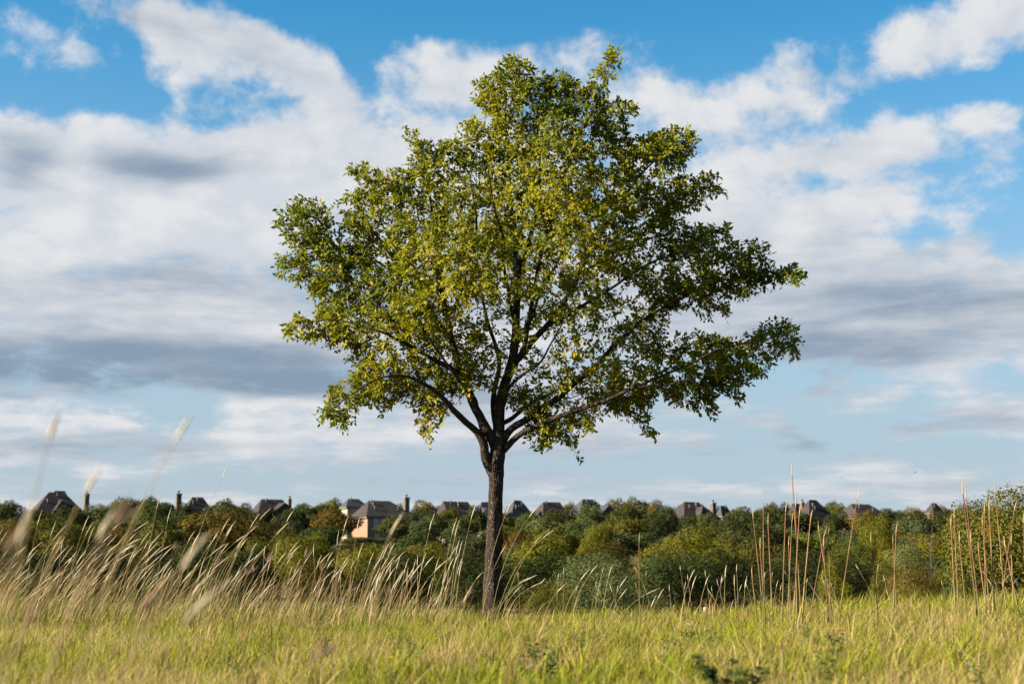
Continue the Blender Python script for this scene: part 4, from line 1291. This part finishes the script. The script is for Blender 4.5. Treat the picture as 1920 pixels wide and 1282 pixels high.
def stalk_geo(base, tip, bow, r, style, rg, headlen):
    """returns dict part -> (V, F, C) in world coordinates"""
    base = np.array(base); tip = np.array(tip)
    L_ = np.linalg.norm(tip - base)
    t = np.linspace(0, 1, 12)[:, None]
    mid = base * (1 - t) + tip * t
    # the stem rises steeply, then bows over with the wind
    dx = (tip - base) * [1, 1, 0]
    mid = mid + (-(t * (1 - t))) * dx * bow + np.array([0, 0, 1]) * (t * (1 - t)) * np.linalg.norm(dx) * bow * .8
    rad = r * (1 - (.62 if style != 'culm' else .40) * t[:, 0])
    parts = {}
    V, F = tube(mid, rad, 6, rg=rg)
    ts = np.repeat(t[:, 0], 6)
    if style == 'culm':
        nodes_ = ((ts * 6) % 1 < .18)
        C = C_GRN * (1 - ts)[:, None] + C_RED * ts[:, None]
        C = C * .72 + .28 * np.where(((ts * 5).astype(int) % 2 == 0)[:, None], C_RED, C_STRAW)
        C = C * rg.uniform(.6, 1.1)
    elif style == 'mauve':
        C = C_STRAW * (1 - ts)[:, None] + C_MAUVE * ts[:, None]
    else:
        C = C_GRN * np.clip(1 - ts * 1.6, 0, 1)[:, None] + C_STRAW * np.clip(ts * 1.6, 0, 1)[:, None]
    parts['stem'] = (V, F, C * rg.uniform(.85, 1.15))
    d = mid[-1] - mid[-2]; d /= np.linalg.norm(d)
    a = Acc()
    def spike(o, dv, ln, w, col_):
        """slender head with hairy spikelets"""
        s = np.linspace(0, 1, 7)
        side = np.cross(dv, [0, 1, .2]); side /= np.linalg.norm(side)
        cur = o + np.outer(s * ln, dv) + np.outer(s ** 2 * ln * .10, [.8, 0, -.35])
        prof = w * np.array([.35, .75, 1, .95, .8, .5, .12]) * rg.uniform(.85, 1.15, 7)
        V, F = tube(cur, prof, 6, .12, rg=rg)
        a.add(V, F, col_)
        m = int(10 + ln / .012)
        tt = rg.random(m) * .95
        P = o + np.outer(tt * ln, dv) + np.outer(tt ** 2 * ln * .10, [.8, 0, -.35])
        rad_ = norm(np.cross(np.tile(dv, (m, 1)), rg.standard_normal((m, 3))))
        hl = w * rg.uniform(1.4, 2.8, m)
        E = P + rad_ * (hl * .55)[:, None] + dv * (hl * 1.5)[:, None]
        nn = norm(np.cross(E - P, rad_ + .01)) * (w * .30)
        Q = np.stack([P - nn, P + nn, E + nn * .3, E - nn * .3], 1).reshape(-1, 3)
        a.add(Q, np.arange(m * 4).reshape(-1, 4), np.asarray(col_) * 1.1)
    if style == 'mauve':
        for k in range(rg.integers(4, 7)):
            dv = d + .38 * rg.standard_normal(3) + [.12, 0, .05]; dv /= np.linalg.norm(dv)
            spike(mid[-1], dv, headlen * rg.uniform(.7, 1.1), r * .75, C_MAUVE * rg.uniform(.9, 1.4))
    elif style == 'culm':
        spike(mid[-1] - d * .02, d, headlen, r * .6, (C_STRAW * .95 + C_RED * .25) * rg.uniform(.85, 1.1))
    else:
        spike(mid[-1] - d * .01, d, headlen, max(r * 1.45, .0028), C_PALE * rg.uniform(.8, 1.05))
    parts['seed_head'] = (np.concatenate(a.V), np.concatenate(a.F), np.concatenate([np.asarray(c) for c in a.C]))
    # one or two leaf blades off the stem
    bl = Acc()
    for k in range(2 if style == 'culm' else 1):
        i = rg.integers(1, 6)
        o = mid[i]; an = rg.uniform(-.9, .9) + (0 if rg.random() < .7 else math.pi)
        dv = np.array([math.cos(an), math.sin(an) * .8, rg.uniform(.9, 2.2)]); dv /= np.linalg.norm(dv)
        ln = L_ * rg.uniform(.16, .34); wv = np.array([-dv[1], dv[0], 0]); wv /= np.linalg.norm(wv) + 1e-6
        wv = wv * rg.uniform(.0022, .0048) * (1.3 if style == 'culm' else 1)
        q = [o + dv * ln * s - np.array([0, 0, 1]) * ln * .5 * s ** 2.2 + np.array([.3, 0, 0]) * ln * s ** 2 for s in (0, .35, .7, 1)]
        Vb = np.array([q[0] - wv, q[0] + wv, q[1] + wv, q[1] - wv, q[2] + wv * .7, q[2] - wv * .7, q[3] + wv * .08, q[3] - wv * .08])
        bl.add(Vb, [(0, 1, 2, 3), (3, 2, 4, 5), (5, 4, 6, 7)], (C_GRN if rg.random() < .6 else C_STRAW) * rg.uniform(.8, 1.2))
    parts['leaf_blade'] = (np.concatenate(bl.V), np.concatenate(bl.F), np.concatenate([np.asarray(c) for c in bl.C]))
    return parts

def make_stalk(tipx, tipy, basex, d, style, label, group, r=None, bow=.35, head=None, name='grass_stalk', rg=rng):
    tip = px(tipx, tipy, d)
    bx = (basex - 960) / FPX * d / math.cos(PITCH)
    by = d + rg.uniform(-.06, .06)
    base = (bx, by, gz(bx, by) - .02)
    r = r or {'culm': .0058, 'straw': .0032, 'mauve': .0024}[style]
    head = head or {'culm': .14, 'straw': .13, 'mauve': .07}[style]
    # the head carries on to the tip
    b = np.array(base); t = np.array(tip)
    t2 = t - (t - b) / np.linalg.norm(t - b) * head * .9
    g = stalk_geo(base, t2, bow, r, style, rg, head)
    root = empty(name, base)
    tag(root, label, 'grass stalk', group)
    for k, (V, F, C) in g.items():
        link(k, npmesh(k, V - b, F, C, smooth=(k != 'leaf_blade')), M['stem'] if k != 'leaf_blade' else M['grass'], root)
    return root

G_RED = ('tall straight reddish jointed grass stalk in the clump by the bronze bush', 'reddish stalks by the bronze bush')
def stalks():
    rg = np.random.default_rng(77)
    # thick reddish culms
    left_clump = [(1410, 949, 1419), (1431, 914, 1419), (1439, 958, 1434), (1474, 935, 1450), (1486, 955, 1460), (1483, 862, 1488), (1491, 920, 1482), (1500, 940, 1470), (1496, 985, 1476), (1522, 950, 1486), (1478, 1000, 1466), (1424, 1003, 1422),
                  (1532, 973, 1546), (1549, 983, 1500), (1553, 983, 1540), (1543, 1000, 1538), (1612, 905, 1552), (1631, 992, 1629), (1681, 975, 1652), (1673, 995, 1660), (1408, 1058, 1408)]
    for (tx, ty, bx) in left_clump:
        make_stalk(tx, ty, bx, rg.uniform(12.2, 13.4), 'culm', 'tall straight reddish jointed grass stalk in the clump before the shaded dark wood', 'reddish stalks before the dark wood', r=rg.uniform(.0052, .0082), bow=.12, head=.12 if ty > 930 else .16, rg=rg)
    right_clump = [(1788, 947, 1770), (1802, 892, 1806), (1809, 902, 1803), (1840, 957, 1830), (1845, 930, 1826), (1863, 893, 1864), (1905, 933, 1846), (1895, 995, 1870), (1832, 1010, 1826), (1874, 1028, 1860), (1918, 955, 1894), (1782, 960, 1768), (1818, 990, 1812), (1853, 925, 1838), (1880, 1000, 1885), (1797, 990, 1790), (1935, 920, 1915), (1960, 950, 1950)]
    for (tx, ty, bx) in right_clump:
        make_stalk(tx, ty, bx, rg.uniform(11.6, 12.8), 'culm', 'tall straight reddish jointed grass stalk in the clump before the large brown green tree', 'reddish stalks before the large brown green tree', r=rg.uniform(.005, .008), bow=.12, head=.12 if ty > 930 else .16, rg=rg)
    make_stalk(1198, 995, 1192, 13.6, 'culm', 'single straight reddish stalk with a pale bristly head in front of the ivy covered bush', None, r=.006, bow=.05, head=.12, rg=rg)
    # slender bowed stalks given one by one
    S = [(1145, 1057, 1122), (1170, 1078, 1130), (1170, 1100, 1134), (1115, 1055, 1064), (1228, 1096, 1150), (1298, 1065, 1264), (1302, 1077, 1276), (1326, 1076, 1298), (1360, 1058, 1346), (1329, 1100, 1342), (1376, 1076, 1368),
         (1398, 1080, 1380), (1240, 1100, 1210), (1226, 1115, 1205), (1010, 1000, 940), (1098, 1065, 1050), (1055, 1090, 1015)]
    for (tx, ty, bx) in S:
        make_stalk(tx, ty, bx, rg.uniform(14.2, 15.8), 'straw', 'slender pale seed stalk standing before the ivy covered bush and dark wood', 'slender stalks before the ivy bush', rg=rg, bow=.5)
    T_ = [(1000, 948, 922), (955, 938, 905), (1030, 988, 932), (944, 1018, 905), (998, 1070, 930), (985, 1075, 925), (972, 1092, 940), (1010, 1082, 945)]
    for (tx, ty, bx) in T_:
        make_stalk(tx, ty, bx, rg.uniform(14.6, 15.5), 'straw', 'arching slender seed stalk growing at the foot of the elm trunk', 'stalks at the foot of the elm', rg=rg, bow=.7)
    Cn = [(500, 948, 398), (547, 950, 480), (533, 975, 440), (519, 1012, 522), (650, 963, 622), (672, 967, 658), (633, 993, 638), (810, 963, 780), (852, 972, 824), (857, 975, 832), (888, 945, 852), (858, 1010, 844), (864, 1012, 848), (753, 1028, 690), (762, 1045, 752), (820, 1043, 806), (735, 1060, 700), (580, 1030, 540),
          (620, 1062, 560), (425, 868, 352), (268, 930, 205), (298, 925, 278), (318, 950, 304), (75, 957, 66), (101, 975, 84), (425, 968, 380), (434, 975, 378), (457, 996, 390), (480, 960, 418), (162, 965, 140), (172, 985, 150), (370, 995, 330), (400, 1000, 345)]
    for (tx, ty, bx) in Cn:
        make_stalk(tx, ty, bx, rg.uniform(12.5, 15.2), 'straw', 'tall slender pale seed stalk bowed by wind rising above the drift of long grass', 'tall slender stalks in the drift of long grass', rg=rg, bow=.45, r=.003, head=.16)
    # the windblown drift: many alike
    n = 0
    while n < 200:
        bx = rg.uniform(-40, 860)
        w = 1 if bx < 420 else .62
        if rg.random() > w:
            continue
        d = rg.uniform(12.6, 16.2)
        hgt = rg.uniform(45, 150) * (1 if bx < 420 else .78)
        lean = rg.normal(.36, .16) if bx < 500 else rg.normal(.30, .2)
        yb = 1120 + (16 - d) * 8
        make_stalk(bx + hgt * lean, yb - hgt, bx, d, 'straw', 'straw coloured seed stalk leaning with the wind in the drift of long grass', 'leaning stalks in the drift of long grass', rg=rg, bow=rg.uniform(.2, .8), head=rg.uniform(.10, .22))
        n += 1
    n = 0
    while n < 46:
        bx = rg.uniform(960, 1930)
        d = rg.uniform(13.5, 16.0)
        hgt = rg.uniform(30, 78)
        make_stalk(bx + hgt * rg.normal(.15, .3), 1130 - hgt, bx, d, 'straw', 'short thin seed stalk along the sunlit meadow edge', 'short stalks along the meadow edge', rg=rg, bow=rg.uniform(.2, .8), head=rg.uniform(.05, .09), r=.002)
        n += 1
    # fan shaped mauve brown heads, closer
    Mv = [(330, 1010, 290), (352, 1050, 300), (408, 1040, 380), (465, 1055, 455), (478, 1050, 470), (505, 1030, 470), (545, 1030, 520), (575, 1025, 540), (605, 1045, 590), (640, 1050, 600), (735, 1010, 690), (770, 1070, 720), (730, 1095, 700), (300, 1085, 250), (540, 1085, 500), (660, 1085, 630), (880, 1100, 850)]
    for (tx, ty, bx) in Mv:
        make_stalk(tx, ty, bx, rg.uniform(6.5, 9.0), 'mauve', 'mauve brown fan headed grass stalk in front of the drift of long grass', 'mauve fan headed stalks', rg=rg, bow=.3, r=.0022)
    # close to the lens, well out of focus
    near = [(103, 762, 2, 2.5, 'straw', .060), (347, 768, 118, 2.5, 'straw', .055), (178, 868, -10, 2.7, 'straw', .055), (228, 930, 60, 2.2, 'mauve', .05), (205, 935, 40, 2.4, 'straw', .07), (50, 930, -60, 2.1, 'straw', .07), (370, 985, 150, 2.3, 'straw', .07),
            (392, 1070, 120, 2.2, 'straw', .08), (745, 953, 640, 4.6, 'straw', .09), (606, 1188, 440, 2.6, 'mauve', .05), (60, 1120, -60, 2.3, 'mauve', .05), (280, 1100, 150, 3.0, 'mauve', .06), (20, 990, -70, 2.4, 'mauve', .05)]
    for (tx, ty, bx, d, st, hd) in near:
        make_stalk(tx, ty, bx, d, st, 'blurred pale seed stalk arching close in front of the meadow', 'close blurred stalks', rg=rg, bow=.8, head=hd, r=.0026)
stalks()

def short_stems():
    """dry stems too fine and many to count, filling the drift"""
    rg = np.random.default_rng(9)
    a = Acc()
    n = 8500
    x = rg.uniform(-7.6, 7.6, n); y = rg.uniform(13.0, 17.2, n)
    dens = np.where(x < -1.0, .85, np.where(x < .4, .45, .08))
    k = rg.random(n) < dens * (.35 + .9 * vnoise(x, y, .9, 51))
    x, y = x[k], y[k]; n = len(x)
    lf = np.clip((-x + .6) / 4.5, 0, 1)
    H = rg.uniform(.12, .52, n) * (.55 + .85 * lf)
    lean = np.stack([.30 + .22 * lf + .18 * rg.standard_normal(n), .1 * rg.standard_normal(n)], 1)
    cc = np.array([(.24, .155, .065), (.14, .082, .036), (.33, .24, .115), (.085, .10, .022)])
    C = cc[rg.integers(0, 4, n)] * rg.uniform(.8, 1.2, n)[:, None]
    P = np.stack([x, y, ground(x, y) - .01], 1)
    V, F, Cc = blades(P, H, rg.uniform(.0035, .0065, n), lean, rg.uniform(.2, .9, n), C, rg=rg)
    a.add(V, F, Cc)
    o = link('dry_stems', a.mesh('dry_stems'), M['stem'])
    tag(o, 'tangle of fine dry stems at the foot of the long grass', 'grass', kind='stuff')
short_stems()

# ------------------------------------------------------------------ broad leaved weeds and flowers in the meadow
def weed(x, y, d, wpx, hpx, label, group=None, leaf=.03, n=70, colr=(.028, .055, .013), flower=None):
    rg = np.random.default_rng(int(x * 3 + y))
    s = d / FPX
    p = px(x, y, d)
    zb = gz(p.x, d)
    root = empty('weed_plant', (p.x, d, zb))
    tag(root, label, 'plant', group)
    w = wpx * s / 2; h = max(.10, px(x, y - hpx / 2, d).z - zb)
    st = Acc(); lf = Acc()
    for i in range(7):
        an = i * 2.4 + rg.random(); r = w * rg.uniform(.3, .9)
        e = np.array([math.cos(an) * r, math.sin(an) * r, h * rg.uniform(.7, 1.0)])
        V, F = tube([(0, 0, -.01), e * [.4, .4, .6], e], [.0025, .002, .001], 5, rg=rg); st.add(V, F, (.10, .12, .03))
        for q in range(n // 7):
            t = rg.uniform(.25, 1.0)
            b = e * [t, t, t ** .8] + rg.standard_normal(3) * .008
            a2 = rg.random() * 6.28
            f = np.array([math.cos(a2), math.sin(a2), rg.uniform(-.3, .7)]); f /= np.linalg.norm(f)
            u = np.cross(f, [0, 0, 1]); u /= np.linalg.norm(u); nn = np.cross(u, f)
            L_ = leaf * rg.uniform(.6, 1.2); wd = L_ * .30
            V = [b, b + f * L_ * .35 + u * wd, b + f * L_ * .35 - u * wd, b + f * L_ * .4 - nn * L_ * .05, b + f * L_ * .75 + u * wd * .7, b + f * L_ * .75 - u * wd * .7, b + f * L_ - nn * L_ * .12]
            lf.add(V, [(0, 3, 1), (0, 2, 3), (1, 3, 4), (2, 5, 3), (4, 3, 6), (5, 6, 3)], np.array(colr) * rg.uniform(.7, 1.35))
    link('stem', st.mesh('stem'), M['stem'], root)
    o = link('foliage', lf.mesh('foliage'), M['weed'], root)
    tag(o, kind='stuff')
    if flower is not None:
        for i in range(3):
            an = rg.random() * 6.28; r = w * .5 * rg.random()
            c = np.array([math.cos(an) * r, math.sin(an) * r, h * 1.05])
            V = [c + [0, 0, .004]]
            for k in range(10):
                t = k * math.pi / 5; rr = .011 if k % 2 == 0 else .005
                V.append(c + [math.cos(t) * rr, math.sin(t) * rr, .002])
            T = [(0, 1 + k, 1 + (k + 1) % 10) for k in range(10)]
            link('flower', npmesh('flower', V, T, np.tile(np.array(flower), (11, 1))), M['weed'], root)
    return root

weed(1372, 1258, 5.4, 190, 64, 'large bushy dark green weed with small round leaves low in the meadow', leaf=.040, n=420)
weed(1000, 1205, 8.5, 60, 34, 'dark leafy weed growing among straw grass in front of the elm', leaf=.034, n=70)
weed(1032, 1222, 7.6, 40, 30, 'small dark weed beside the leafy weed in front of the elm', leaf=.034, n=56)
weed(1088, 1190, 9.5, 34, 26, 'sparse dark weed with drooping leaves before the ivy covered bush', leaf=.036, n=42)
weed(1290, 1185, 9.8, 30, 26, 'weed with a pale flower head below the distant walker', leaf=.034, n=56, flower=(.7, .66, .58))
weed(1335, 1190, 9.4, 50, 30, 'dark green weed next to the pale flowered weed', leaf=.034, n=70)
weed(1260, 1200, 9.0, 44, 28, 'olive leafed weed between straw and green grass', leaf=.032, n=56, colr=(.07, .095, .025))
weed(1512, 1180, 9.6, 34, 26, 'weed tucked below the first reddish stalk clump', leaf=.03, n=49)
weed(1565, 1198, 8.6, 60, 34, 'orange flowered dark weed in green grass', leaf=.034, n=84, flower=(.75, .22, .02))
weed(1550, 1235, 6.6, 60, 34, 'dull weed with a few orange blooms', leaf=.034, n=70, colr=(.08, .09, .025), flower=(.6, .25, .04))
weed(735, 1252, 6.2, 24, 30, 'little plant with bright yellow blooms', leaf=.02, n=28, flower=(.75, .5, .01))
weed(995, 1268, 5.6, 24, 30, 'little plant with a violet bloom', leaf=.02, n=28, flower=(.35, .16, .5))
weed(770, 1200, 8.8, 60, 26, 'thin trailing weed with drooping leaves in straw grass', leaf=.032, n=49, colr=(.06, .085, .03))
weed(610, 1190, 9.4, 34, 22, 'little dark rosette in dry straw grass', leaf=.03, n=42)
weed(1830, 1240, 6.4, 40, 26, 'pale leaved weed deep in the tall green meadow grass', leaf=.034, n=49, colr=(.11, .13, .06))
